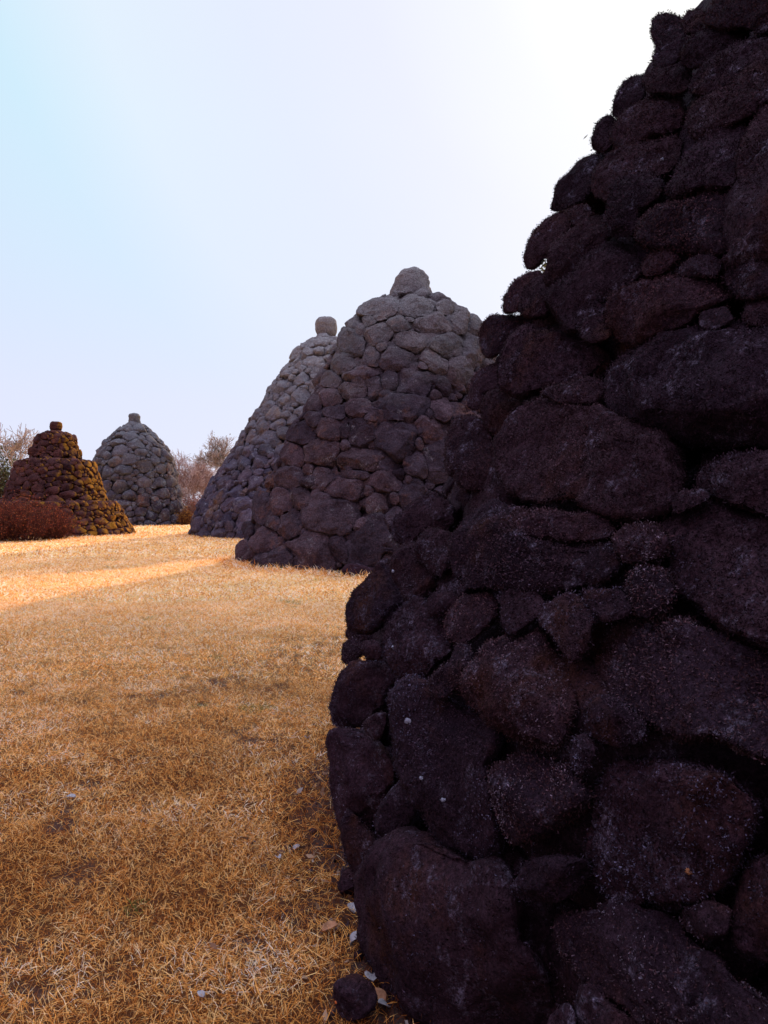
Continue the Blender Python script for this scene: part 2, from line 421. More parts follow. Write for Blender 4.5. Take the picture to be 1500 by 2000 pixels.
def tufts(V, T, dens, g, ln=(.0045, .0115), wd=.0017, blades=5, cam_only=True):
    """shaggy fruticose lichen: little bunches of stiff strands standing on the stone"""
    VN, fn = vnormals(V, T); area = .5 * np.linalg.norm(fn, axis=1); cen = V[T].mean(1); nn = fn / (2 * area[:, None]).clip(1e-12)
    w = area.copy()
    if cam_only:
        vd = np.array([0, 0, CAMZ]) - cen; vd /= np.linalg.norm(vd, axis=1, keepdims=True); f = (nn * vd).sum(1)
        w = w * (f > -.25)
    n = int(w.sum() * dens)
    if n < 1: return None
    k = g.choice(len(T), n, p=w / w.sum())
    bc = g.dirichlet((1, 1, 1), n); P = (V[T[k]] * bc[..., None]).sum(1)
    N = (VN[T[k]] * bc[..., None]).sum(1)
    sz = g.uniform(.6, 1.0, n) * (1 + .5 * noise3(P * 9, 31)); tint = np.clip(g.uniform(0, 1, n) ** 1.3 + .15 * noise3(P * 14, 8), 0, 1)
    P = np.repeat(P, blades, 0); N = np.repeat(N, blades, 0); sz = np.repeat(sz, blades); tint = np.repeat(tint, blades)
    m = len(P); D = N * 1.0 + g.normal(0, .9, (m, 3)); D /= np.linalg.norm(D, axis=1, keepdims=True)
    S = np.cross(D, g.normal(size=(m, 3))); S /= np.linalg.norm(S, axis=1, keepdims=True)
    L = (g.uniform(ln[0], ln[1], m) * sz)[:, None]; W = wd * (.7 + .6 * g.uniform(size=(m, 1)))
    base = P - N * .003 + g.normal(0, .0045, (m, 3))
    Vt = np.stack([base - S * W * .6, base + S * W * .6, base + D * L * .65 + S * W, base + D * L * .65 - S * W * .8 , base + D * L], 1)
    Tt = np.array([[0, 1, 2], [0, 2, 3], [3, 2, 4]])
    F_ = (np.arange(m)[:, None, None] * 5 + Tt[None]).reshape(-1, 3)
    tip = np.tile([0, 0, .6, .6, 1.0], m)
    return Vt.reshape(-1, 3), F_, np.repeat(tint, 5), tip, np.repeat(N, 5, 0)
exec_marks = []

# ------------------------------------------------------------------ ground
T1C, T1D = np.array([3.77, 3.73]), 5.30
def sil(px, py, D, bear):
    a = math.atan((px - 750) / F); rr = D * abs(math.sin(bear - a)); dep = math.sqrt(D * D - rr * rr) * math.cos(a)
    return CAMZ + (985 - py) * dep / F, rr
soil_px = [(125, 1578, 26, 1.0), (420, 1345, 40, .75), (500, 1355, 30, .7), (460, 1320, 26, .6), (560, 1275, 60, .6), (640, 1262, 40, .6), (470, 1300, 30, .5), (330, 1360, 36, .6),
           (540, 1345, 24, .7), (255, 1362, 26, .6), (365, 1325, 12, .9), (395, 1375, 10, .9), (430, 1345, 14, .9), (150, 1890, 60, .8), (190, 1875, 30, 1.0), (40, 1905, 50, .6), (480, 1825, 24, .9), (660, 1640, 70, .8),
           (690, 1950, 50, .9), (640, 1560, 50, .6), (540, 1450, 60, .3), (130, 1700, 60, .5), (20, 1820, 60, .5), (700, 1880, 60, .9)]
soil_w = []
for x, y, r_, s_ in soil_px:
    p = onground(x, y)[:2]; dpt = p[1]; soil_w.append((p[0], p[1], r_ * dpt / F * 1.1, r_ * .55 * dpt * dpt / F / CAMZ * 1.1, s_))
def soil(x, y):
    s = np.zeros_like(x, float); P = np.stack([x, y, np.zeros_like(x)], -1)
    nz = fbm(P * 5.0, 2, 21); clod = np.clip(fbm(P * 15.0, 2, 23) * 4.0 + .6, 0, 1)
    for (cx, cy, rx, ry, w) in soil_w:
        ry = max(ry, rx * .8); d = np.hypot((x - cx) / rx, (y - cy) / ry) + .45 * nz
        s = np.maximum(s, w * np.clip((1.25 - d) * 1.5, 0, 1) * (clod if rx > .05 else 1))
    d1 = np.hypot(x - T1C[0], y - T1C[1]) - 4.02 + .12 * nz
    s = np.maximum(s, np.clip(1.05 - np.maximum(d1, 0) / .30, 0, 1) * (.45 + .55 * np.clip(fbm(P * 8.0, 2, 25) * 2 + .8, 0, 1)))
    sp = np.clip((fbm(P * 3.1 + 5, 3, 77) - .70) * 2.4, 0, .8) * np.clip(1 - (y - 5) / 4, 0, 1)
    return np.clip(np.maximum(s, sp), 0, 1)
def gh(x, y):
    P = np.stack([x, y, np.zeros_like(x)], -1)
    near = np.clip(1 - (np.hypot(x, y) - 15) / 25, 0, 1)
    h = .035 * fbm(P * .55, 2, 50) * near + .018 * fbm(P * 3.2, 2, 51) * np.clip(1 - (np.hypot(x, y) - 6) / 6, 0, 1)
    return h - .02 * near
def graded(lo, a, b, hi, st):
    m = np.arange(a, b, st); k = [b]; s_ = st
    while k[-1] < hi: s_ = min(s_ * 1.25, 60); k.append(k[-1] + s_)
    j = [a]; s_ = st
    while j[-1] > lo: s_ = min(s_ * 1.25, 60); j.append(j[-1] - s_)
    return np.array(sorted(set(j) | set(k) | set(m)))
gx = graded(-900, -4.5, 2.2, 900, .055); gy = graded(-900, 1.0, 11.0, 900, .055)
GX, GY = np.meshgrid(gx, gy); GZ = gh(GX, GY); SO = np.where((np.abs(GX) < 12) & (GY < 30) & (GY > -5), soil(GX, GY), 0)
nx_, ny_ = len(gx), len(gy); ii = np.arange(nx_ * ny_).reshape(ny_, nx_)
Q = np.stack([ii[:-1, :-1], ii[:-1, 1:], ii[1:, 1:], ii[1:, :-1]], -1).reshape(-1, 4)
n = NM('dead_lawn_and_soil')
soilf = n.attr('soil')
gcol = n.mix(n.ramp(n.noise(.55, 5, .65), [(.32, 0), (.68, 1)]), (.72, .45, .17), (.78, .54, .25))
gcol = n.mix(n.ramp(n.noise(7, 5, .75), [(.36, .6), (.6, 0)]), gcol, (.42, .25, .10))
gcol = n.mix(n.ramp(n.noise(38, 4, .75), [(.42, 0), (.62, .75)]), gcol, (.80, .56, .28))
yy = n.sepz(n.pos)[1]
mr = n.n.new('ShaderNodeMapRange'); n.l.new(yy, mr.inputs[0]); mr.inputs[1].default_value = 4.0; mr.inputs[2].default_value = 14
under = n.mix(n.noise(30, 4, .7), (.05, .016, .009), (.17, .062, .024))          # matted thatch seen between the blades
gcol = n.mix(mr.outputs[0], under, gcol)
gcol = n.mix(soilf, gcol, n.mix(n.ramp(n.noise(25, 5, .7), [(.35, 0), (.65, 1)]), (.035, .022, .026), (.085, .05, .048)))
M_G = n.fin(gcol, n.bump(n.noise(45, 6, .75), .03, 1.0)); n.b.inputs['Specular IOR Level'].default_value = .1
g_o = mesh_obj('ground', np.stack([GX, GY, GZ], -1).reshape(-1, 3), Q, M_G, None, {'soil': SO.ravel()}); g_o['kind'] = 'structure'

# ------------------------------------------------------------------ foreground tower
def z_of(zoom_org, s):
    return lambda P: [(zoom_org[0] + x / s, zoom_org[1] + y / s) for x, y in P]
RA = z_of((900, 0), 2.5); RB = z_of((900, 600), 2.5); RD = z_of((640, 1000), 2.5); RE = z_of((620, 1400), 1.7045); RP = z_of((0, 0), 1)
T1S = [  # (region, outline, lichen cover)
 (RA, [(935,110),(960,75),(1000,68),(1050,85),(1090,112),(1090,160),(1060,215),(1010,225),(950,200),(935,160)], 1),
 (RA, [(955,200),(1010,215),(1080,190),(1130,190),(1100,240),(1050,300),(960,345),(946,300)], 1),
 (RA, [(1085,105),(1110,60),(1150,48),(1180,62),(1187,105),(1160,160),(1100,160)], 1),
 (RA, [(1192,90),(1215,50),(1265,5),(1300,-80),(1600,-80),(1600,110),(1450,160),(1380,125),(1240,125),(1197,115)], 1),
 (RA, [(1070,275),(1110,200),(1200,130),(1370,125),(1450,165),(1300,235),(1180,315),(1110,330)], 1),
 (RA, [(890,400),(905,370),(960,345),(1050,315),(1130,320),(1125,420),(1060,455),(980,460),(905,440)], 1),
 (RA, [(740,550),(760,470),(800,410),(860,372),(900,372),(890,430),(905,465),(850,520),(790,565),(755,580)], 1),
 (RA, [(755,690),(770,600),(850,520),(950,460),(1050,475),(1100,540),(1085,600),(1040,640),(920,660),(830,720),(770,710)], 1),
 (RA, [(645,680),(670,610),(720,565),(760,580),(755,640),(735,710),(700,745),(645,735)], 1),
 (RA, [(640,900),(670,820),(730,750),(830,700),(960,680),(1050,660),(1085,720),(1070,790),(1000,850),(900,870),(800,890),(740,930),(720,1000),(650,960)], .8),
 (RA, [(1130,470),(1125,400),(1190,310),(1330,240),(1500,170),(1600,180),(1600,290),(1430,330),(1300,430),(1200,470)], 1),
 (RA, [(1110,600),(1130,480),(1200,470),(1300,430),(1430,330),(1600,270),(1600,430),(1480,500),(1420,560),(1340,600),(1240,610),(1200,640),(1120,720),(1085,680)], 1),
 (RA, [(1220,640),(1310,600),(1390,600),(1400,640),(1370,720),(1355,800),(1340,900),(1250,920),(1130,960),(1000,990),(995,940),(1030,880),(1090,790),(1150,720)], 1),
 (RA, [(1355,800),(1370,720),(1420,620),(1500,500),(1600,480),(1600,1050),(1500,1040),(1400,1000),(1360,900)], 1),
 (RA, [(430,1030),(440,970),(480,900),(520,870),(600,780),(680,750),(710,760),(680,820),(640,900),(630,950),(590,980),(520,1010),(470,1040)], 1),
 (RA, [(720,950),(750,890),(850,865),(950,870),(985,920),(960,980),(870,1020),(860,1140),(800,1160),(730,1150),(710,1080)], 1),
 (RA, [(525,1040),(560,1010),(620,1005),(640,1040),(600,1090),(550,1100)], 1),
 (RA, [(860,1120),(880,1060),(1000,1000),(1150,960),(1290,920),(1350,930),(1440,1040),(1400,1110),(1320,1200),(1260,1240),(1180,1230),(1060,1220),(960,1210),(880,1180)], 1),
 (RA, [(310,1310),(320,1230),(360,1130),(410,1075),(470,1045),(530,1050),(540,1100),(490,1160),(440,1230),(380,1290),(330,1330)], 1),
 (RA, [(430,1290),(440,1200),(500,1150),(560,1110),(620,1050),(700,1035),(720,1090),(715,1170),(640,1240),(560,1320),(490,1380),(400,1390),(410,1330)], 1),
 (RA, [(205,1530),(215,1450),(270,1380),(320,1345),(400,1320),(400,1390),(330,1440),(290,1520),(280,1530)], 1),
 (RA, [(285,1520),(310,1400),(400,1340),(440,1390),(420,1440),(440,1500),(420,1545),(330,1545)], 1),
 (RA, [(410,1450),(440,1400),(530,1340),(620,1260),(700,1210),(780,1165),(880,1180),(940,1200),(900,1280),(890,1330),(800,1400),(710,1470),(700,1540),(620,1600),(560,1620),(470,1610),(430,1550)], 1),
 (RA, [(890,1300),(920,1250),(1000,1200),(1060,1215),(1060,1260),(1020,1310),(960,1345),(900,1345)], 1),
 (RA, [(1060,1330),(1090,1290),(1170,1245),(1240,1250),(1275,1290),(1250,1345),(1160,1350),(1080,1350)], 1),
 (RA, [(700,1560),(710,1480),(800,1400),(890,1360),(1000,1350),(1200,1340),(1300,1370),(1340,1440),(1290,1490),(1180,1500),(1140,1570),(1050,1600),(950,1620),(880,1660),(830,1680),(750,1660)], 1),
 (RA, [(1290,1370),(1300,1290),(1380,1200),(1500,1110),(1600,1060),(1600,1420),(1480,1440),(1380,1460),(1330,1420)], 1),
 (RA, [(1380,1560),(1400,1490),(1480,1450),(1600,1450),(1600,1580),(1500,1590),(1400,1590)], 1),
 (RA, [(1165,1580),(1180,1530),(1240,1510),(1290,1500),(1330,1560),(1250,1600),(1180,1600)], .2),
 (RA, [(580,1610),(600,1570),(650,1535),(700,1540),(740,1600),(720,1650),(640,1680),(590,1650)], 1),
 (RA, [(95,1620),(110,1580),(150,1550),(300,1545),(420,1545),(430,1590),(350,1590),(260,1610),(220,1680),(180,1740),(120,1750),(100,1690)], 1),
 (RB, [(195,270),(230,180),(300,95),(380,95),(460,130),(540,145),(620,170),(740,230),(740,270),(690,330),(640,350),(560,360),(480,390),(380,420),(300,430),(230,410),(195,380)], 1),
 (RB, [(385,440),(430,390),(530,375),(640,350),(700,370),(690,420),(650,465),(500,465)], 1),
 (RB, [(680,420),(700,350),(760,280),(850,190),(970,125),(1100,95),(1300,88),(1600,85),(1600,690),(1350,640),(1200,640),(900,580),(780,540)], 1),
 (RB, [(160,680),(200,620),(270,500),(340,450),(440,450),(560,480),(680,500),(790,570),(950,620),(1140,650),(1140,690),(1110,740),(1080,830),(1020,960),(940,1000),(860,1020),(760,1010),(620,970),(540,920),(440,940),(330,940),(260,880),(180,800)], 1),
 (RB, [(100,490),(130,430),(190,410),(290,430),(320,470),(260,510),(230,600),(170,620),(120,580)], 1),
 (RB, [(30,450),(60,340),(130,290),(190,280),(195,380),(220,410),(120,420),(95,500),(50,500)], .8),
 (RB, [(-30,560),(40,530),(100,560),(150,620),(150,700),(170,800),(200,860),(170,890),(90,890),(20,870),(-60,800),(-50,640)], .9),
 (RB, [(215,1040),(230,990),(290,985),(360,1005),(440,995),(500,1015),(690,1020),(750,1050),(750,1100),(700,1130),(560,1135),(400,1120),(290,1110),(240,1090)], 1),
 (RB, [(60,1010),(110,960),(160,920),(230,925),(290,960),(240,990),(215,1050),(280,1110),(420,1125),(600,1135),(740,1135),(780,1200),(770,1280),(700,1340),(560,1370),(400,1390),(300,1370),(200,1350),(90,1380),(-30,1340),(-60,1200),(-20,1080)], 1),
 (RB, [(750,1130),(790,1080),(880,1060),(960,1070),(1010,1130),(990,1210),(900,1240),(820,1240),(770,1200)], 1),
 (RB, [(1150,860),(1200,780),(1300,730),(1420,710),(1600,710),(1600,1030),(1480,1010),(1350,970),(1220,920)], 1),
 (RB, [(990,1110),(1010,1050),(1080,1000),(1220,955),(1330,985),(1440,1060),(1600,1060),(1600,1640),(1450,1640),(1300,1560),(1220,1490),(1150,1430),(1040,1380),(1030,1290),(1020,1180)], 1),
 (RB, [(800,1380),(840,1300),(900,1265),(1000,1280),(1040,1380),(1010,1450),(940,1510),(870,1510),(830,1450)], .9),
 (RB, [(600,1390),(640,1375),(760,1385),(830,1440),(830,1490),(780,1520),(700,1540),(640,1480)], 1),
 (RB, [(190,1440),(220,1390),(310,1370),(380,1400),(410,1450),(370,1520),(310,1560),(240,1600),(205,1520)], 1),
 (RB, [(385,1530),(410,1470),(470,1420),(540,1415),(610,1450),(640,1510),(620,1570),(600,1660),(570,1720),(530,1720),(480,1640),(450,1580),(400,1560)], 1),
 (RB, [(1030,960),(1080,890),(1180,890),(1220,930),(1120,980),(1050,1010)], .6),
 (RD, [(310,100),(330,30),(400,-20),(500,-90),(600,-40),(610,60),(560,110),(480,90),(440,130),(350,165)], 1),
 (RD, [(440,160),(470,100),(540,85),(600,110),(620,190),(590,270),(540,310),(490,290),(440,230)], 1),
 (RD, [(320,220),(330,170),(400,150),(440,170),(470,240),(540,310),(520,370),(480,430),(380,440),(350,340),(320,290)], 1),
 (RD, [(95,480),(130,390),(210,310),(260,240),(310,220),(330,300),(360,380),(400,440),(300,520),(260,560),(200,600),(110,560)], .5),
 (RD, [(75,700),(80,640),(120,620),(170,630),(170,690),(110,735),(80,735)], 1),
 (RD, [(90,590),(110,550),(200,590),(220,620),(160,630),(100,620)], .6),
 (RD, [(160,660),(190,630),(250,640),(270,680),(240,720),(190,710)], .5),
 (RD, [(270,590),(290,530),(370,450),(470,420),(490,470),(500,510),(560,530),(600,620),(600,690),(520,750),(480,810),(420,810),(340,790),(290,700)], 1),
 (RD, [(570,560),(590,500),(660,420),(740,400),(810,420),(830,480),(790,540),(710,620),(640,640),(590,600)], 1),
 (RD, [(485,450),(520,400),(600,390),(640,430),(600,490),(530,515),(495,500)], 1),
 (RD, [(660,850),(700,770),(760,730),(770,680),(870,620),(960,600),(1080,600),(1120,660),(1150,750),(1200,790),(1200,900),(1190,1000),(1150,1140),(1080,1160),(1000,1110),(940,1110),(850,1050),(760,1010),(700,920)], 1),
 (RD, [(500,850),(520,790),(600,740),(620,660),(660,640),(700,660),(700,750),(650,820),(620,860),(560,910),(520,900)], 1),
 (RD, [(20,930),(50,830),(110,740),(200,730),(290,750),(330,830),(290,900),(280,960),(200,1000),(170,1050),(100,1060),(30,1030)], .7),
 (RD, [(180,1020),(220,990),(290,980),(280,1080),(230,1110),(190,1080)], .3),
 (RD, [(280,1130),(275,1000),(350,880),(410,830),(480,840),(560,910),(700,965),(850,1050),(860,1130),(800,1180),(780,1250),(830,1400),(860,1560),(850,1700),(790,1740),(700,1690),(600,1600),(540,1570),(420,1400),(380,1310),(310,1220)], .7),
 (RD, [(800,1270),(870,1240),(950,1180),(1080,1200),(1180,1260),(1230,1320),(1280,1380),(1270,1440),(1130,1540),(1000,1600),(940,1620),(880,1560),(840,1440)], .8),
 (RD, [(20,1080),(100,1065),(170,1060),(250,1110),(300,1180),(330,1260),(320,1330),(270,1400),(230,1480),(220,1580),(190,1670),(150,1640),(70,1540),(40,1400),(20,1200)], .25),
 (RD, [(230,1480),(290,1380),(340,1310),(390,1310),(430,1390),(420,1480),(360,1580),(290,1600),(240,1560)], .08),
 (RD, [(1185,1170),(1210,1100),(1250,1080),(1290,1110),(1300,1180),(1260,1270),(1230,1280),(1195,1230)], .8),
 (RD, [(1270,1000),(1280,930),(1340,900),(1400,910),(1480,970),(1560,1040),(1510,1130),(1420,1140),(1340,1120),(1290,1070)], .9),
 (RP, [(1166,1290),(1180,1245),(1230,1215),(1270,1205),(1340,1215),(1420,1245),(1480,1280),(1540,1310),(1540,1490),(1480,1475),(1400,1440),(1330,1440),(1270,1415),(1220,1380),(1190,1340)], 1),
 (RP, [(664,1570),(690,1590),(728,1630),(748,1668),(735,1705),(700,1712),(674,1670)], .3),
 (RP, [(668,1700),(715,1700),(728,1745),(705,1775),(680,1750)], .2),
 (RE, [(905,330),(920,220),(960,140),(1080,130),(1200,150),(1340,170),(1440,260),(1490,290),(1440,370),(1410,460),(1330,560),(1250,610),(1170,610),(1080,570),(1060,620),(980,590),(910,520),(905,430)], 1),
 (RE, [(650,560),(680,500),(760,470),(900,470),(910,520),(870,570),(800,610),(720,620),(660,600)], .5),
 (RE, [(150,500),(210,460),(320,390),(430,400),(500,460),(600,510),(650,570),(670,640),(680,740),(760,860),(780,960),(780,1100),(290,1100),(260,960),(190,800),(160,650)], .12),
 (RE, [(800,690),(830,630),(900,580),(980,600),(1080,640),(1200,680),(1220,740),(1330,800),(1400,900),(1550,950),(1600,1100),(1150,1100),(980,960),(900,880),(830,800)], .55),
 (RE, [(1365,740),(1390,650),(1410,540),(1480,460),(1600,420),(1600,830),(1480,810),(1400,790)], .9),
 (RE, [(775,1000),(800,960),(840,950),(860,1000),(850,1100),(770,1100)], .1),
 (RE, [(870,920),(910,880),(960,940),(1060,1010),(1120,1100),(870,1100),(865,980)], .1),
 (RE, [(1220,640),(1300,620),(1380,640),(1360,720),(1280,740),(1220,700)], .4),
]
prof1 = [sil(x, y, T1D, R(45.3)) for x, y in [(650,1450),(690,1190),(765,1030),(860,860),(945,640),(1025,520),(1070,412),(1160,275),(1205,185),(1285,60),(1395,0)]]
prof1 = [(z, r_ - .05) for z, r_ in prof1]
zt, rt = prof1[-1]
prof1 = [(-.25, 4.0), (0.0, 4.0)] + prof1 + [(zt + .7, rt - .35), (zt + 1.4, rt - .85), (zt + 1.8, .45)]
TW1 = Tower(T1C, prof1)
loc1 = (T1C[0], T1C[1], 0)
tower1 = thing('stone_tower', 'huge dark foreground stone tower of lichen-furred boulders filling the right side', 'stone tower', loc1, 'stone towers on the dead lawn')
L1 = np.array(loc1)
core_mesh(TW1, 'core', M_T1, tower1, .30, loc1)
g1 = np.random.default_rng(11)
T1R = []
t1_outl = [(reg(P), cov) for reg, P, cov in T1S]
for k, (P, cov) in enumerate(t1_outl):
    c, r_ = poly_outline(P)
    big = r_.mean() > 45
    V, T, size, _ = traced_rock(TW1, c, r_ * 1.03 + 2, 5 if big else 4, 100 + k, thick=.74, block=.46, amp=1.0, planes=3, push=.66, facets=7)
    tt = g1.uniform(.05, .95); va = {'tint': np.full(len(V), tt), 'tip': np.zeros(len(V))}; mi = np.zeros(len(T)); Vs, Ts = V, T
    dens = 13000 * cov
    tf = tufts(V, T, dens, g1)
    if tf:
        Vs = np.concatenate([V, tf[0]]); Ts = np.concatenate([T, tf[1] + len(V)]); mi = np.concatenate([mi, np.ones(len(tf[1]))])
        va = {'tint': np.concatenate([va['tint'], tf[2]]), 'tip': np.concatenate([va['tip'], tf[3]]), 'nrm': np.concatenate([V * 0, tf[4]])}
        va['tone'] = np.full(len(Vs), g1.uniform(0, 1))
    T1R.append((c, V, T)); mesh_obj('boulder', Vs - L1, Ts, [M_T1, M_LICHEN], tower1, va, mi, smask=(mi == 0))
# filler stones wedged behind and the sides away from the camera
th, t, outl, A, B = pack(TW1, [(.55, .8), (.3, .5), (.16, .28)], aspect=(1, 1.7), tilt=20, seed=5, tries=900)
rec = []; sV = []; sT = []; sA = []; sP = []; sM = []; sN = []; sO = []; off = 0
for i in range(len(th)):
    P, Tn, Bn, N = TW1.frame(th[i], t[i]); px, py, dep = topx(P)
    facing = (np.array([0, 0, CAMZ]) - P) @ N > -.6
    infr = (np.array([0, 0, CAMZ]) - P) @ N > -2.4 and dep > 0 and px < 1560 and py < 2250 and py > -330
    edge = facing and dep > 0 and 1560 <= px < 2000
    small = A[i] < .25; vw = (np.array([0, 0, CAMZ]) - P) @ N / np.linalg.norm(np.array([0, 0, CAMZ]) - P)
    V, T, size, _ = packed_rock(TW1, th[i], t[i], outl[i], 4 if (edge and not small) else 3, 900 + i, inset=(.34 if py < 90 else .12 if vw < .45 else .18) if infr else .06, thick=.40 if infr else .7)
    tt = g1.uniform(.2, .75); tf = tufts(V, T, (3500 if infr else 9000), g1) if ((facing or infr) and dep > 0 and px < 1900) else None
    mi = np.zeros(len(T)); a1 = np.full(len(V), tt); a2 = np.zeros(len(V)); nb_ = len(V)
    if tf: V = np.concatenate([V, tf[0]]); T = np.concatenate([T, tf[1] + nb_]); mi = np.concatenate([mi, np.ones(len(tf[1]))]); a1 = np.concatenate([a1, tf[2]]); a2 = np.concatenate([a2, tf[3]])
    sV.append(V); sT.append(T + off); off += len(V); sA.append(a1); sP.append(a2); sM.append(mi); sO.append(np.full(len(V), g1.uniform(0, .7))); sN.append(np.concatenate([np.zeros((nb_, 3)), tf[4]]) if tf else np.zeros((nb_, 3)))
mi = np.concatenate(sM)
o = mesh_obj('filler_stones', np.concatenate(sV) - L1, np.concatenate(sT), [M_T1, M_LICHEN], tower1, {'tint': np.concatenate(sA), 'tip': np.concatenate(sP), 'nrm': np.concatenate(sN), 'tone': np.concatenate(sO)}, mi, smask=(mi == 0)); o['kind'] = 'stuff'

from mathutils.bvhtree import BVHTree
def crust(px, py, rad, mat, seed):
    """a raised crust of pale lichen grown onto the boulder at that spot"""
    near = sorted(T1R, key=lambda q: np.hypot(q[0][0] - px, q[0][1] - py))[:4]; best = None; d = Vector(ray(px, py))
    for _, V, T in near:
        h = BVHTree.FromPolygons(V.tolist(), T.tolist()).ray_cast(Vector((0, 0, CAMZ)), d)
        if h[0] is not None and (best is None or h[3] < best[3]): best = h
    if best is None: return
    P, N = np.array(best[0]), np.array(best[1]); V, T = ico(3); g = np.random.default_rng(seed)
    Tn = np.cross(N, [0, 0, 1.0]); Tn /= np.linalg.norm(Tn); B = np.cross(N, Tn)
    r_ = 1 + .45 * fbm(V * 1.6 + seed, 2, 3); V = P + (V[:, :1] * Tn + V[:, 1:2] * B * .75) * rad * .75 * (r_ * (1 + .5 * noise3(V * 4.5, seed + 2)))[:, None] + N * (V[:, 2:] * .004 + .002 + .003 * noise3(V * 5, seed)[:, None])
    mesh_obj('crust_lichen', V - L1, T, mat, tower1)
M_CW = flat_mat('white_crust_lichen', (.22, .21, .27), .2, 90); M_CO = flat_mat('orange_crust_lichen', (.24, .10, .05), .5, 90)
for q in [(824, 1520, .010, M_CW), (768, 1116, .010, M_CW), (866, 1563, .010, M_CW), (1345, 1702, .009, M_CO), (797, 1408, .013, M_CW), (1293, 313, .012, M_CW), (768, 1264, .008, M_CW), (757, 1633, .013, M_CW)]:
    crust(*q, int(q[0]))

# ------------------------------------------------------------------ the four towers behind
def cap_mesh(tw, name, mat, parent, loc, prof, seed, tint=.6, level=4, lean=(0, 0)):
    """carved cap stone: a solid of revolution roughened like hewn basalt"""
    p = np.array(prof); na = 40; nz = 34
    tt = np.concatenate([[0], np.cumsum(np.hypot(np.diff(p[:, 0]), np.diff(p[:, 1])))]); q = np.linspace(0, tt[-1], nz)
    zz = np.interp(q, tt, p[:, 0]); rr = np.interp(q, tt, p[:, 1]).clip(.005); V = []
    for z, r_ in zip(zz, rr):
        for a in range(na):
            f = a * 2 * math.pi / na; V.append((tw.ax[0] + lean[0] + r_ * math.cos(f), tw.ax[1] + lean[1] + r_ * math.sin(f), z))
    T = []
    for i in range(nz - 1):
        for a in range(na):
            b = (a + 1) % na; T += [(i * na + a, i * na + b, (i + 1) * na + b), (i * na + a, (i + 1) * na + b, (i + 1) * na + a)]
    V = np.array(V); T = np.array(T); V = roughen(V, T, p[:, 1].max() * 1.5, seed, .9)
    return mesh_obj(name, V - np.array(loc), T, mat, parent, {'tint': np.full(len(V), tint), 'tip': np.zeros(len(V))})

def tower_group(tw, label, mat, core_inset, packargs, cap, traced=None, to_px=None, seed=0, inset_front=0.0, level_big=4, hidden=None):
    loc = (tw.ax[0], tw.ax[1], 0); L = np.array(loc)
    root = thing('stone_tower', label, 'stone tower', loc, 'stone towers on the dead lawn')
    core_mesh(tw, 'core', mat, root, core_inset, loc); g = np.random.default_rng(seed)
    cap_mesh(tw, 'cap_stone', mat, root, loc, cap, seed + 3)
    nmain = 0
    if traced is not None:
        E = np.array(traced, float); cxy = np.array([to_px(a, b) for a, b in E[:, :2]]); sc_ = (to_px(1, 0)[0] - to_px(0, 0)[0])
        A = E[:, 2] * sc_; B = E[:, 3] * sc_; ro = np.radians(E[:, 4]); c, sn = np.cos(ro), np.sin(ro)
        Minv = np.stack([np.stack([c / A, sn / A], -1), np.stack([-sn / B, c / B], -1)], -2)
        idx = np.arange(len(E))
        def delta(i, J): return cxy[J] - cxy[i]
        def nbr(i):
            d = np.linalg.norm(delta(i, idx), axis=1); d[i] = 1e9; return np.argsort(d)[:14]
        outl = cell_outlines(delta, Minv, nbr, 1.24, 1.03)
        for i in range(len(E)):
            V, T, size, _ = traced_rock(tw, cxy[i], outl[i], 5 if size_big(outl[i]) else 4, seed * 31 + i, thick=.8, block=.42, amp=.95, planes=4, push=.62, facets=12)
            mesh_obj('boulder', V - L, T, mat, root, {'tint': np.full(len(V), g.uniform(.0, .95)), 'tip': np.zeros(len(V))}); nmain += 1
    th, t, outl, A, B = pack(tw, **packargs)
    rec = []
    for i in range(len(th)):
        P, Tn, Bn, N = tw.frame(th[i], t[i]); px, py, dep = topx(P)
        vis = (np.array([0, 0, CAMZ]) - P) @ N / np.linalg.norm(P)
        show = A[i] * B[i] * max(vis, 0) * (1 if (-60 < px < 1500) else 0) * (0 if (hidden and hidden(px, py)) else 1)
        rec.append((show, i, vis))
    rec.sort(key=lambda q: -q[0])
    sV = []; sT = []; sA = []; off = 0
    for k, (show, i, vis) in enumerate(rec):
        part = show > 0 and nmain < 100 and traced is None
        if traced is not None and show > 0 and vis < .12 and nmain < 100: part = True
        ins = inset_front if (traced is not None and vis > .12 and vis > 0) else 0.0
        lv = level_big if (show > 0) else 2
        if A[i] < .16 and lv > 3: lv = 3
        V, T, size, _ = packed_rock(tw, th[i], t[i], outl[i], lv, seed * 77 + i, thick=.7, inset=ins, block=.42, amp=1.25)
        tn = np.clip(g.normal(.5, .22), 0, 1)
        if part:
            mesh_obj('boulder', V - L, T, mat, root, {'tint': np.full(len(V), tn), 'tip': np.zeros(len(V))}); nmain += 1
        else:
            sV.append(V); sT.append(T + off); off += len(V); sA.append(np.full(len(V), tn))
    if sV:
        a = np.concatenate(sA); o = mesh_obj('filler_stones', np.concatenate(sV) - L, np.concatenate(sT), mat, root, {'tint': a, 'tip': a * 0}); o['kind'] = 'stuff'
    return root
def size_big(r_): return r_.mean() > 22

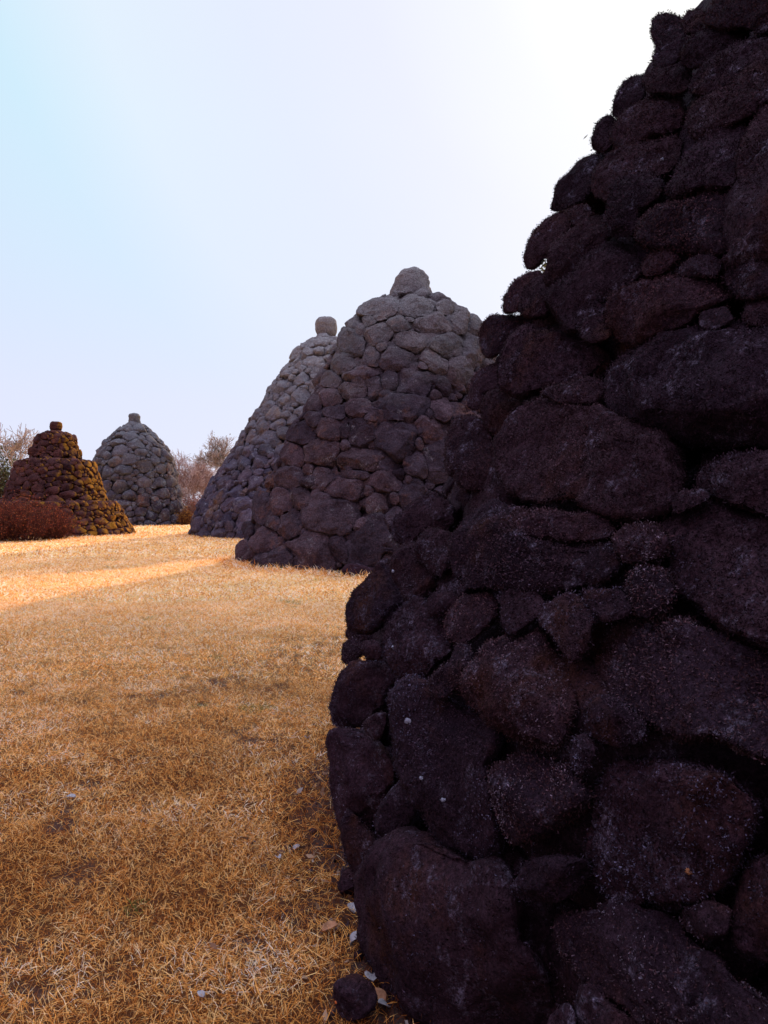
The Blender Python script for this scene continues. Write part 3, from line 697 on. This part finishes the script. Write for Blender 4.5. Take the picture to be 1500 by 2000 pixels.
# middle tower
def prof_from(axpx, ax_depth, rows, zbase=-.3):
    """rows: (y pixel, half width px) read off the outline"""
    m = ax_depth / F; out = []
    for y, hw in rows: out.append((CAMZ + (985 - y) * m, hw * m * .985))
    return [(zbase, out[0][1] + .05)] + out
ax2 = ((803 - 750) / F * 19.4, 19.4)
p2 = prof_from(803, 19.4, [(1092,336),(1050,322),(954,280),(895,258),(839,236),(802,205),(748,183),(698,160),(657,136),(620,110),(600,86),(589,66),(578,34)])
TW2 = Tower(ax2, p2)
T2E = [(920,250,85,45,-15),(1100,250,80,45,5),(1170,325,88,50,0),(1020,320,55,35,0),(1240,245,45,30,20),(1300,300,45,60,-30),(1365,330,35,50,-20),(1240,430,75,65,10),(1370,440,50,60,10),
 (1075,410,65,50,15),(905,375,70,45,-15),(800,400,60,65,0),(1013,490,90,58,0),(1190,500,90,42,30),(890,480,40,45,0),(745,520,55,45,0),(825,560,100,32,-5),(795,630,70,40,0),(900,620,35,58,0),
 (970,585,45,42,0),(1100,595,92,70,10),(700,590,50,40,0),(690,665,50,45,0),(830,720,58,40,0),(1025,715,125,60,-3),(1210,730,50,50,0),(710,740,45,35,0),(685,815,60,55,0),(560,850,65,45,-5),
 (845,840,68,62,0),(1010,880,95,95,0),(1165,820,65,60,20),(640,930,95,60,0),(520,940,55,50,0),(840,965,125,50,8),(1100,990,50,60,0),(505,1050,65,50,0),(638,1050,55,50,0),(955,1065,100,52,0),
 (810,1035,75,22,0),(770,1110,90,52,0),(550,1145,50,50,0),(455,1170,60,62,-50),(700,1230,140,95,8),(915,1170,60,50,0),(375,1190,45,70,0),(505,1270,60,70,-20),(1070,1130,55,70,0),
 (900,1350,150,112,-5),(730,1380,55,60,-20),(600,1400,105,105,30),(430,1440,110,52,-10),(370,1350,60,65,0),(285,1400,38,50,0),(1000,1260,50,60,0),(840,1270,45,35,0),
 (870,1110,25,27,0),(995,1145,25,27,0),(420,1260,40,32,0),(310,1290,35,32,0),(1163,750,18,32,10),(810,320,40,32,-20),(1290,540,60,60,0),(1215,620,40,40,0),(870,300,35,28,-20),(590,1010,25,25,0),
 (760,830,28,30,0),(1110,885,20,30,0),(880,760,30,22,0),(620,700,32,40,0),(610,770,36,34,0),(1130,520,28,20,10),(1060,300,28,14,0),(930,430,26,20,0),(1190,650,30,26,0),(760,900,20,30,0),(1060,1060,18,20,0),(1180,960,50,60,0),(970,1440,60,70,0),(1080,1290,50,70,0)]
to2 = lambda x, y: (360 + x / 2.4194, 500 + y / 2.42)
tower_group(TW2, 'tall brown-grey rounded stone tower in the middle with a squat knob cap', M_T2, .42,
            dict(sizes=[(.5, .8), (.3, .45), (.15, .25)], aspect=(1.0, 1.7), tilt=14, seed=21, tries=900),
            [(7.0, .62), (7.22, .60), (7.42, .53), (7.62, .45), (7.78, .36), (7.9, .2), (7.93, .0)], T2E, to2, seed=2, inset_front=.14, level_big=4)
# tower behind it
ax3 = ((637 - 750) / F * 36, 36)
p3 = prof_from(637, 36, [(1052,262),(1021,259),(984,244),(934,215),(884,182),(822,145),(789,124),(756,108),(719,79),(690,60),(678,50),(663,26)])
TW3 = Tower(ax3, p3)
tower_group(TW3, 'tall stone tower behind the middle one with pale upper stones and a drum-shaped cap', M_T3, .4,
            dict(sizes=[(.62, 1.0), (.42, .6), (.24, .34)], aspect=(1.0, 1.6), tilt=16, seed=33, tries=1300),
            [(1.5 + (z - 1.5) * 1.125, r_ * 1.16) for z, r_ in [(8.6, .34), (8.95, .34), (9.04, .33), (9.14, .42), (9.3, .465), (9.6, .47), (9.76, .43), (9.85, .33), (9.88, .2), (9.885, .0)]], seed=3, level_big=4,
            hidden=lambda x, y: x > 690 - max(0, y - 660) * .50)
# far pale tower
ax4 = ((263 - 750) / F * 52, 52)
p4 = prof_from(263, 51, [(1027,102),(1017,101),(983,93),(950,86),(900,78),(890,74),(863,58),(850,45),(838,34),(830,24),(822,10)])
TW4 = Tower(ax4, p4)
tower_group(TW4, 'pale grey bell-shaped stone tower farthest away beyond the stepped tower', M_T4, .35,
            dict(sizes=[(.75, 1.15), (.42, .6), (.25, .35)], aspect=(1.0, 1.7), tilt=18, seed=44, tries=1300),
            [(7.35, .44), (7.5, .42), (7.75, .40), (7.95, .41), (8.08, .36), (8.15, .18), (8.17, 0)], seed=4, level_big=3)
# stepped tower at the left
ax5 = ((110 - 750) / F * 35, 35)
p5 = [(-.3, 3.8), (0, 3.7), (.8, 3.25), (1.4, 2.98), (1.6, 2.85), (1.66, 2.38), (2.5, 2.12), (3.3, 1.86), (3.6, 1.72), (3.72, 1.2), (4.3, 1.04), (4.85, .9), (5.04, .5)]
TW5 = Tower(ax5, p5)
tower_group(TW5, 'stepped rusty-brown stone tower with golden mossy, sunlit right sides beside the red shrubs at left', M_T5, .35,
            dict(sizes=[(.32, .46), (.20, .28), (.11, .16)], aspect=(1.2, 2.5), tilt=13, seed=55, tries=1500),
            [(5.0, .20), (5.08, .22), (5.2, .27), (5.35, .28), (5.5, .26), (5.56, .18), (5.58, 0)], seed=6, level_big=3)

# ------------------------------------------------------------------ grass
def blades(name, pts, ln, wd, mat, g, flat=.55, rise=1.0, color=None, parent=None):
    m = len(pts); az = g.uniform(0, 2 * math.pi, m); el = np.clip(np.abs(g.normal(flat, .38, m)), .03, 1.45)
    D = np.stack([np.cos(az) * np.cos(el), np.sin(az) * np.cos(el), np.sin(el) * rise], -1)
    az2 = az + g.normal(0, .15, m); el2 = el * g.uniform(.1, .95, m)
    D2 = np.stack([np.cos(az2) * np.cos(el2), np.sin(az2) * np.cos(el2), np.sin(el2)], -1)
    S = np.cross(D, g.normal(size=(m, 3))); S[:, 2] *= .4; S /= np.linalg.norm(S, axis=1, keepdims=True)
    L = (ln * g.uniform(.45, 1.2, m))[:, None]; W = (wd * g.uniform(.6, 1.3, m))[:, None]
    z = gh(pts[:, 0], pts[:, 1]); base = np.stack([pts[:, 0], pts[:, 1], z + g.uniform(-.004, .022, m) * (ln / .06).clip(.3, 2)], -1)
    mid = base + D * L * .55; tip = mid + D2 * L * .5
    V = np.stack([base - S * W * .45, base + S * W * .45, mid + S * W * .5, mid - S * W * .5, tip], 1).reshape(-1, 3)
    T = (np.arange(m)[:, None, None] * 5 + np.array([[0, 1, 2], [0, 2, 3], [3, 2, 4]])[None]).reshape(-1, 3)
    P = np.stack([pts[:, 0], pts[:, 1], pts[:, 0] * 0], -1)
    tint = g.uniform(0, 1, m) if color is None else color
    tint = np.clip(tint + (.20 * fbm(P * 2.6, 2, 61) - .03) * np.clip(1.3 - pts[:, 1] / 9, .3, 1) + .16 * np.clip((pts[:, 1] - 4) / 6, 0, 1) - .05 * np.clip(1 - (pts[:, 1] - 2) / 4, 0, 1), 0, 1)
    tint = np.clip(tint - .6 * (g.uniform(size=m) < .75) * np.where(pts[:, 1] < 22, soil(pts[:, 0], pts[:, 1]), 0), 0, 1)
    gr = ((fbm(P * 2.3 + 40, 2, 88) > .95) & (g.uniform(size=m) < .4)) * 1.0
    o = mesh_obj(name, V, T, mat, parent, {'tint': np.repeat(tint, 5), 'green': np.repeat(gr, 5)}, smooth=False)
    return o
M_GRASS = tint_mat('dead_grass_blades', [(0, (.13, .032, .010)), (.22, (.52, .165, .034)), (.50, (.86, .385, .095)), (.80, (.92, .57, .23)), (.93, (.93, .71, .46)), (1, (.94, .84, .74))], .42)
gg = np.random.default_rng(5)
def scatter(y0, y1, dens, left=1.25, soilcut=.85):
    ymax = y1; w0 = -.54 * left; w1 = .35
    n_ = int(dens * (w1 - w0) * (y1 ** 2 - y0 ** 2) / 2)
    y = np.sqrt(gg.uniform(y0 ** 2, y1 ** 2, n_)); x = gg.uniform(w0, w1, n_) * y - .15 + .0 * y
    for tw in (TW1, TW2, TW3, TW5):
        k = np.hypot(x - tw.ax[0], y - tw.ax[1]) > tw.pr[1] - .12; x, y = x[k], y[k]
    s = soil(x, y) if y1 < 22 else np.zeros_like(x)
    k = gg.uniform(size=len(x)) > s * soilcut
    return np.stack([x[k], y[k]], -1)
zones = [(1.4, 3.4, 17000, .046, .0018), (3.4, 6.0, 10000, .045, .0025), (6.0, 11, 4500, .050, .0042), (11, 20, 1100, .07, .0085), (20, 36, 260, .10, .018), (36, 60, 60, .14, .035)]
allp = []; allL = []; allW = []
for (a, b, d, l, w) in zones:
    p = scatter(a, b, d); allp.append(p); allL.append(np.full(len(p), l)); allW.append(np.full(len(p), w))
for (a, b, d, l, w) in zones:      # beyond the picture's edges, thinner
    a = .2 if a < 2 else a; n_ = int(d * .3 * 3.2 * (b * b - a * a) / 2) + (9000 if a < 1 else 0); y = np.sqrt(gg.uniform(a * a, b * b, n_)); x = gg.uniform(-2.6, .6, n_) * (y + .8)
    k = ((x < -.66 * y) | (y < 1.5)) & (np.hypot(x - T1C[0], y - T1C[1]) > 4.0) & (np.hypot(x - TW2.ax[0], y - TW2.ax[1]) > 4.6) & (np.hypot(x - TW5.ax[0], y - TW5.ax[1]) > 3.6) & (np.hypot(x - TW4.ax[0], y - TW4.ax[1]) > 3.6)
    allp.append(np.stack([x[k], y[k]], -1)); allL.append(np.full(k.sum(), l)); allW.append(np.full(k.sum(), w * 1.4))
for tw, n_, w_, l_, wd_ in ((TW1, 9000, .20, .085, .0024), (TW2, 12000, .30, .19, .012), (TW3, 5000, .5, .16, .018), (TW5, 3000, .4, .15, .018)):   # longer fringe the mower leaves at the feet
    a = gg.uniform(0, 2 * math.pi, n_ * 2); d = tw.pr[1] + gg.normal(.02, w_, n_ * 2); x = tw.ax[0] + d * np.cos(a); y = tw.ax[1] + d * np.sin(a)
    k = (d > tw.pr[1] - .15) & (np.hypot(x, y) > 1.3) & (fbm(np.stack([x, y, x * 0], -1) * 2.2, 2, 90) > -.35); allp.append(np.stack([x[k], y[k]], -1)); allL.append(np.full(k.sum(), l_)); allW.append(np.full(k.sum(), wd_))
allp = np.concatenate(allp); allL = np.concatenate(allL); allW = np.concatenate(allW)
tag(blades('grass', allp, allL, allW, M_GRASS, gg), 'dry golden lawn grass covering the open ground', 'grass', kind='stuff')
print('blades', len(allp))

# ------------------------------------------------------------------ trees and shrubs
def tube_tree(g, height, trunk_r, levels=5, spread=.5, upward=.35, nchild=(3, 5), twig_r=.006, stems=1, lean=0.25, start=(0, 0, 0)):
    segs = []   # (p0, p1, r0, r1, level)
    def grow(p, d, L, r_, lev):
        n_ = 3 if lev < 3 else 2; q = p; rr = r_
        pts = [q]
        for k in range(n_):
            d = d + g.normal(0, .13, 3); d[2] += upward * .18; d /= np.linalg.norm(d)
            q2 = q + d * L / n_; r2 = max(rr * .80, twig_r); segs.append((q, q2, rr, r2, lev)); q = q2; rr = r2; pts.append(q)
        if lev >= levels: return
        nc = g.integers(*nchild) + (1 if lev > 1 else 0)
        for k in range(nc):
            ax = g.normal(size=3); ax -= ax @ d * d; ax /= np.linalg.norm(ax); an = abs(g.normal(spread, .2))
            dd = d * math.cos(an) + ax * math.sin(an); at = pts[g.integers(max(1, len(pts) - 2), len(pts))]
            grow(at, dd, L * g.uniform(.58, .82), max(rr * g.uniform(.55, .75), twig_r), lev + 1)
    for s_ in range(stems):
        d = np.array([g.normal(0, lean), g.normal(0, lean), 1.0]); d /= np.linalg.norm(d)
        grow(np.array(start) + np.array([g.normal(0, .12), g.normal(0, .12), 0]) * (stems > 1), d, height * .3, trunk_r, 0)
    return segs
def segs_mesh(segs, sides=4):
    P0 = np.array([s[0] for s in segs]); P1 = np.array([s[1] for s in segs]); R0 = np.array([s[2] for s in segs]); R1 = np.array([s[3] for s in segs])
    D = P1 - P0; D /= np.linalg.norm(D, axis=1, keepdims=True); a = np.where(np.abs(D[:, 2:]) > .9, np.array([[1., 0, 0]]), np.array([[0, 0, 1.]]))
    U = np.cross(D, a); U /= np.linalg.norm(U, axis=1, keepdims=True); W = np.cross(D, U); V = []
    for P, Rr in ((P0, R0), (P1, R1)):
        for k in range(sides):
            f = 2 * math.pi * k / sides; V.append(P + (U * math.cos(f) + W * math.sin(f)) * Rr[:, None])
    V = np.stack(V, 1).reshape(-1, 3); b = np.arange(len(segs))[:, None, None] * 2 * sides; T = []
    for k in range(sides):
        j = (k + 1) % sides; T.append((k, sides + j, j)); T.append((k, sides + k, sides + j))
    return V, (b + np.array(T)[None]).reshape(-1, 3)
M_BARK = tint_mat('pale_bark', [(0, (.20, .14, .12)), (.6, (.38, .28, .24)), (1, (.52, .40, .35))])
M_PINK = tint_mat('rosy_twigs', [(0, (.20, .11, .10)), (.6, (.36, .23, .20)), (1, (.50, .36, .32))])
M_RED = tint_mat('red_shrub_leaves', [(0, (.07, .012, .010)), (.5, (.20, .040, .025)), (.85, (.34, .085, .035)), (1, (.40, .15, .06))], .2)
M_STEM = tint_mat('dark_red_stems', [(0, (.05, .018, .016)), (1, (.16, .06, .045))])
M_GREEN = tint_mat('dull_evergreen_leaves', [(0, (.03, .035, .018)), (.6, (.07, .075, .035)), (1, (.16, .14, .06))], .2)
def leaf_cloud(g, P, size, spread):
    m = len(P); C = P + g.normal(0, spread, (m, 3)); a = g.normal(size=(m, 3)); a /= np.linalg.norm(a, axis=1, keepdims=True)
    b = np.cross(a, g.normal(size=(m, 3))); b /= np.linalg.norm(b, axis=1, keepdims=True); s_ = size * g.uniform(.5, 1.2, (m, 1))
    V = np.stack([C - a * s_, C + b * s_ * .45, C + a * s_, C - b * s_ * .45], 1).reshape(-1, 3)
    T = (np.arange(m)[:, None, None] * 4 + np.array([[0, 1, 2], [0, 2, 3]])[None]).reshape(-1, 3); return V, T
def at_px(px, depth): return ((px - 750) / F * depth, depth, 0.0)
def bare_tree(name, label, px, depth, h, seed, mat, cat='tree', levels=5, stems=1, spread=.5, leaf=None, twig=.008, leafmat=None, group='bare trees behind the towers', upward=.35, tr=.16):
    g = np.random.default_rng(seed); root = thing(name, label, cat, at_px(px, depth), group)
    S = tube_tree(g, h, tr, levels, spread, upward, twig_r=twig, stems=stems)
    zmax = max(s[1][2] for s in S); k = h / zmax; S = [(a * k, b * k, r0, r1, l) for a, b, r0, r1, l in S]
    for nm, sel in (('trunk', [s for s in S if s[4] <= 1]), ('crown', [s for s in S if s[4] > 1])):
        V, T = segs_mesh(sel, 6 if nm == 'trunk' else 3); tn = np.repeat(g.uniform(0, 1, len(sel)), len(V) // len(sel)); mats = [mat]
        mi = np.zeros(len(T))
        if nm == 'crown' and leaf:
            P = np.array([s[1] for s in sel if s[4] >= levels - 1]); P = P[g.integers(0, len(P), leaf[0])]; V2, T2_ = leaf_cloud(g, P, leaf[1], leaf[2])
            T = np.concatenate([T, T2_ + len(V)]); V = np.concatenate([V, V2]); tn = np.concatenate([tn, np.repeat(g.uniform(0, 1, leaf[0]), 4)]); mi = np.concatenate([mi, np.ones(len(T2_))]); mats = [mat, leafmat]
        mesh_obj(nm, V, T, mats, root, {'tint': tn}, mi, smooth=False)
    return root
bare_tree('bare_tree', 'wide bare tree with pale sunlit branches at the left edge behind the stepped tower', -8, 64, 9.3, 1, M_BARK, levels=5, tr=.22, spread=.55, twig=.022)
bare_tree('bare_tree', 'bare tree showing between the left edge and the cap of the stepped tower', 62, 78, 7.8, 2, M_BARK, levels=5, spread=.6, twig=.022)
bare_tree('bare_tree', 'low round rosy bare tree just right of the far pale tower', 366, 60, 6.2, 3, M_PINK, levels=5, spread=.62, stems=4, twig=.012, tr=.10)
bare_tree('bare_tree', 'taller bare tree with a few dull green leaves, left of the drum-capped tower', 440, 66, 8.4, 9, M_BARK, levels=6, spread=.5, leaf=(700, .10, .25), leafmat=M_GREEN, twig=.012)
bare_tree('bare_tree', 'small rosy bare tree between the two paler bare trees', 408, 70, 5.6, 5, M_PINK, levels=5, spread=.6, stems=4, twig=.013, tr=.10)
bare_tree('bare_tree', 'bare tree mostly hidden behind the left flank of the drum-capped tower', 492, 74, 8.6, 6, M_BARK, levels=6, spread=.5, leaf=(900, .09, .25), leafmat=M_GREEN, twig=.013)
def shrub(label, px, depth, w, h, seed, mat=M_RED, leaves=3500, group='red shrubs at the foot of the stepped tower', twm=None, lf=.035, name='shrub', x=None):
    g = np.random.default_rng(seed); root = thing(name, label, 'shrub', at_px(px, depth), group); sg = []; tips = []
    for k in range(150):
        a = g.uniform(0, 2 * math.pi); rr = w * .5 * math.sqrt(g.uniform()); p = np.array([rr * math.cos(a) * .5, rr * math.sin(a) * .5, 0.0])
        top = np.array([rr * math.cos(a), rr * math.sin(a), h * math.sqrt(max(0, 1 - (rr / (w * .56)) ** 2)) * g.uniform(.75, 1.08)])
        prev = p; 
        for j in (1, 2, 3):
            q = p + (top - p) * j / 3 + g.normal(0, .04, 3) * w * .5; sg.append((prev, q, .010 / j + .003, .010 / (j + 1) + .003, j))
            for _ in range(5):
                e = q + g.normal(0, .14, 3) * np.array([1, 1, .8]) * h + np.array([0, 0, .10 * h]); sg.append((q, e, .004, .0025, 4)); tips.append(e); tips.append((q + e) / 2)
            prev = q
        tips.append(top)
    V, T = segs_mesh(sg, 3); mesh_obj('stems', V, T, twm or M_STEM, root, {'tint': np.repeat(g.uniform(0, .6, len(sg)), 6)}, smooth=False)
    tips = np.array(tips); P = tips[g.integers(0, len(tips), leaves)]; V, T = leaf_cloud(g, P, lf, .05); V[:, 2] = np.maximum(V[:, 2], .02)
    mesh_obj('foliage', V, T, mat, root, {'tint': np.repeat(g.uniform(0, 1, leaves), 4)}, smooth=False)
shrub('rounded reddish-brown shrub cut by the left edge of the picture', -6, 28.6, 2.3, 1.5, 71, leaves=5000)
shrub('tallest reddish-brown twiggy shrub below the mossy ledge of the stepped tower', 48, 28.9, 2.0, 1.55, 72, leaves=5000)
shrub('lower dark red shrub against the foot of the stepped tower, rightmost of the red shrubs', 104, 30.2, 1.9, 1.3, 73, leaves=4000)
def added_shade_tree(label, x, y, h, rad, seed):  # trees added behind the near tower to shade the foreground grass
    g = np.random.default_rng(seed); root = thing('added_shade_evergreen', label, 'tree', (x, y, 0), 'tall evergreens added behind the dark tower for shade')
    S = [(a * h / 6, b * h / 6, r0, r1, l) for a, b, r0, r1, l in tube_tree(g, 6, .07, 2, .6, .5, stems=1)]
    V, T = segs_mesh([(np.zeros(3), np.array([0, 0, h * .9]), .45, .08, 0)] + S, 8); mesh_obj('trunk', V, T, M_BARK, root, {'tint': np.full(len(V), .3)}, smooth=False)
    m = 26000; C = g.normal(size=(260, 3)); C /= np.linalg.norm(C, axis=1, keepdims=True); C *= g.uniform(.25, .92, (260, 1)) ** .6; k = g.integers(0, 260, m)
    P = C[k] + g.normal(0, .11, (m, 3)); P = P * np.array([rad, rad, h * .42]) + np.array([0, 0, h * .56])
    V, T = leaf_cloud(g, P, .30, .05); mesh_obj('crown', V, T, M_GREEN, root, {'tint': np.repeat(g.uniform(0, 1, m), 4)}, smooth=False)
added_shade_tree('tall broad evergreen added behind the dark foreground tower to shade the grass, nearer the middle tower', 14.4, 48, 23.5, 4.4, 301)
added_shade_tree('tall evergreen added behind the dark foreground tower to shade the grass, farther from the middle tower', 20.5, 50, 22, 4.6, 302)
gh_ = 'shrubs between the far tower and the tall tower'
shrub('rust-red shrub in the gap right of the far pale tower', 372, 56, 2.6, 1.9, 81, leaves=3500, group=gh_, lf=.06, twm=M_PINK)
shrub('small golden-orange shrub at the right foot of the far pale tower', 362, 50.5, 1.1, 1.0, 82, mat=tint_mat('golden_leaves', [(0, (.12, .05, .01)), (1, (.42, .20, .04))]), leaves=1500, group=gh_, lf=.05)
shrub('dull rosy shrub in the gap nearest the tall tower', 402, 58, 3.0, 1.9, 83, leaves=2000, group=gh_, lf=.06, mat=M_PINK)
shrub('dark green shrub behind the left flank of the stepped tower', -8, 44, 2.6, 4.2, 84, leaves=7000, group=None, lf=.09, mat=M_GREEN)

# ------------------------------------------------------------------ small things by the foot of the near tower
M_LEAFP = flat_mat('bleached_leaf', (.24, .21, .23), .2, 60); M_LEAFB = flat_mat('brown_leaf', (.26, .12, .07), .4, 40)
def curled_leaf(label, px, py, size, mat, seed, lift=.03, cat='fallen leaf', group=None, tall=0.0):
    g = np.random.default_rng(seed); p = onground(px, py); nu, nv = 9, 5; V = []
    ay = g.uniform(0, 6.28); curl = g.uniform(2, 5)
    for i in range(nu):
        u = i / (nu - 1) - .5; wv = .36 * math.sqrt(max(0, 1 - (2 * u) ** 2)) + .02
        for j in range(nv):
            v = (j / (nv - 1) - .5) * 2 * wv
            V.append((u, v, .5 * abs(v) * curl * .35 + .25 * math.sin(u * curl) * .5 + g.normal(0, .015)))
    V = np.array(V) * size; Rm = np.array(Matrix.Rotation(ay, 3, 'Z') @ Matrix.Rotation(g.uniform(.1, .7) + tall, 3, 'Y')); V = V @ Rm.T
    V[:, 2] -= V[:, 2].min(); T = []
    for i in range(nu - 1):
        for j in range(nv - 1):
            a = i * nv + j; T += [(a, a + 1, a + nv + 1), (a, a + nv + 1, a + nv)]
    loc = (p[0], p[1], float(gh(p[0:1], p[1:2])[0]) + lift); o = mesh_obj('fallen_leaf', V, np.array(T), mat); o.location = loc
    sm = o.modifiers.new('thickness', 'SOLIDIFY'); sm.thickness = .0012
    tag(o, label, cat, group or 'fallen leaves by the foot of the dark tower'); return o
for args in [('narrow bleached leaf standing upright in the grass beside the dark tower', 700, 1850, .06, M_LEAFP, 1, .02, .8),
             ('crumpled whitish leaf at the foot of the bare dark slab, above the palest one', 727, 1907, .065, M_LEAFP, 2, .02, .3),
             ('small bluish-white leaf lowest of the pale leaves by the dark slab', 749, 1966, .045, M_LEAFP, 3, .02, .3),
             ('curled rusty brown leaf between the two lowest pale leaves', 735, 1948, .06, M_LEAFB, 4, .02, .3),
             ('dull grey leaf in the grass above the upright bleached leaf', 688, 1780, .05, M_LEAFP, 5, .02, .2),
             ('brown leaf lying in the grass left of the upright bleached leaf', 645, 1815, .06, M_LEAFB, 6, .02, .2),
             ('tiny white leaf in the grass near the soil edge of the dark tower', 580, 1652, .035, M_LEAFP, 7, .02, .2),
             ('tiny white leaf left of the other tiny white leaf', 544, 1676, .035, M_LEAFP, 8, .02, .2),
             ('pale curled leaf lying in the grass near the bottom edge', 392, 1930, .03, M_LEAFP, 9, .02, .2),
             ('pale leaf beside the small bare soil patch at left', 138, 1560, .05, M_LEAFP, 10, .02, .1),
             ('pale grey leaf on the soil by the tower where grass thins', 600, 1448, .05, M_LEAFP, 12, .02, .1)]:
    l, px, py, s_, m_, sd_, li, tl = args; curled_leaf(l, px, py, s_, m_, sd_, li, tall=tl)
def ground_stone(label, px, py, w, h, dpt, seed):
    p = onground(px, py); V, T = ico(4); g = np.random.default_rng(seed); V = V.copy()
    for _ in range(16):
        n_ = g.normal(size=3); n_ /= np.linalg.norm(n_); V -= n_ * (np.maximum(0, V @ n_ - g.uniform(.55, .85)) * .95)[:, None]
    V = V * np.array([w / 2, dpt / 2, h / 2]); V = roughen(V, T, (w + h) / 2, seed)
    o = mesh_obj('loose_stone', V, T, M_T1, None, {'tint': np.full(len(V), .7), 'tip': np.zeros(len(V))}); o.location = (p[0], p[1], h * .25)
    tag(o, label, 'stone', 'loose stones at the foot of the dark tower')
ground_stone('dark loose stone in the grass at the bottom left corner of the dark tower', 690, 1968, .15, .13, .16, 1)
ground_stone('dark loose stone wedged against the tower foot above the bare slab', 690, 1735, .13, .12, .14, 2)
ground_stone('low flat stone lying before the foot of the middle tower', 700, 1124, .75, .38, .5, 3)
def ring(n_, spread, g):
    a = g.uniform(2.2, 5.2, n_); d = 4.0 + np.abs(g.normal(0, spread, n_)); x = T1C[0] + d * np.cos(a); y = T1C[1] + d * np.sin(a); k = y > .3; return x[k], y[k]
g = np.random.default_rng(77)
x, y = ring(900, .22, g); P = np.stack([x, y, gh(x, y) + g.uniform(.004, .03, len(x))], -1); V, T = leaf_cloud(g, P, .024, .004)
tag(mesh_obj('leaf_litter', V, T, tint_mat('litter', [(0, (.05, .025, .02)), (.5, (.17, .085, .055)), (.9, (.30, .18, .12)), (1, (.42, .38, .38))], .2), None, {'tint': np.repeat(g.uniform(0, 1, len(x)), 4)}, smooth=False), 'scattered dry brown leaf litter along the foot of the dark tower', 'leaf litter', kind='stuff')
x, y = ring(420, .16, g); Vr = []; Tr = []; tr_ = []; off = 0
for i in range(len(x)):
    V, T = ico(2); sz = g.uniform(.005, .017); V = V * sz * g.uniform(.6, 1.2, 3); V = roughen(V, T, sz * 1.5, i) + np.array([x[i], y[i], float(gh(x[i:i+1], y[i:i+1])[0]) + sz * .3])
    Vr.append(V); Tr.append(T + off); off += len(V); tr_.append(np.full(len(V), g.uniform(0, 1)))
tag(mesh_obj('gravel', np.concatenate(Vr), np.concatenate(Tr), M_T2, None, {'tint': np.concatenate(tr_)}), 'small broken stones on the soil along the foot of the dark tower', 'gravel', kind='stuff')
# reddish stick
sg = []; a = onground(655, 1977); b = onground(697, 1992); a[2] = b[2] = .03; mid = (a + b) / 2 + np.array([0, 0, .006])
V, T = segs_mesh([(a, mid, .0045, .004, 0), (mid, b, .004, .003, 0)], 8)
o = mesh_obj('stick', V - a, T, flat_mat('red_bark', (.38, .09, .03), .3, 80)); o.location = a; tag(o, 'short reddish stick lying by the loose stone at the bottom edge', 'stick')
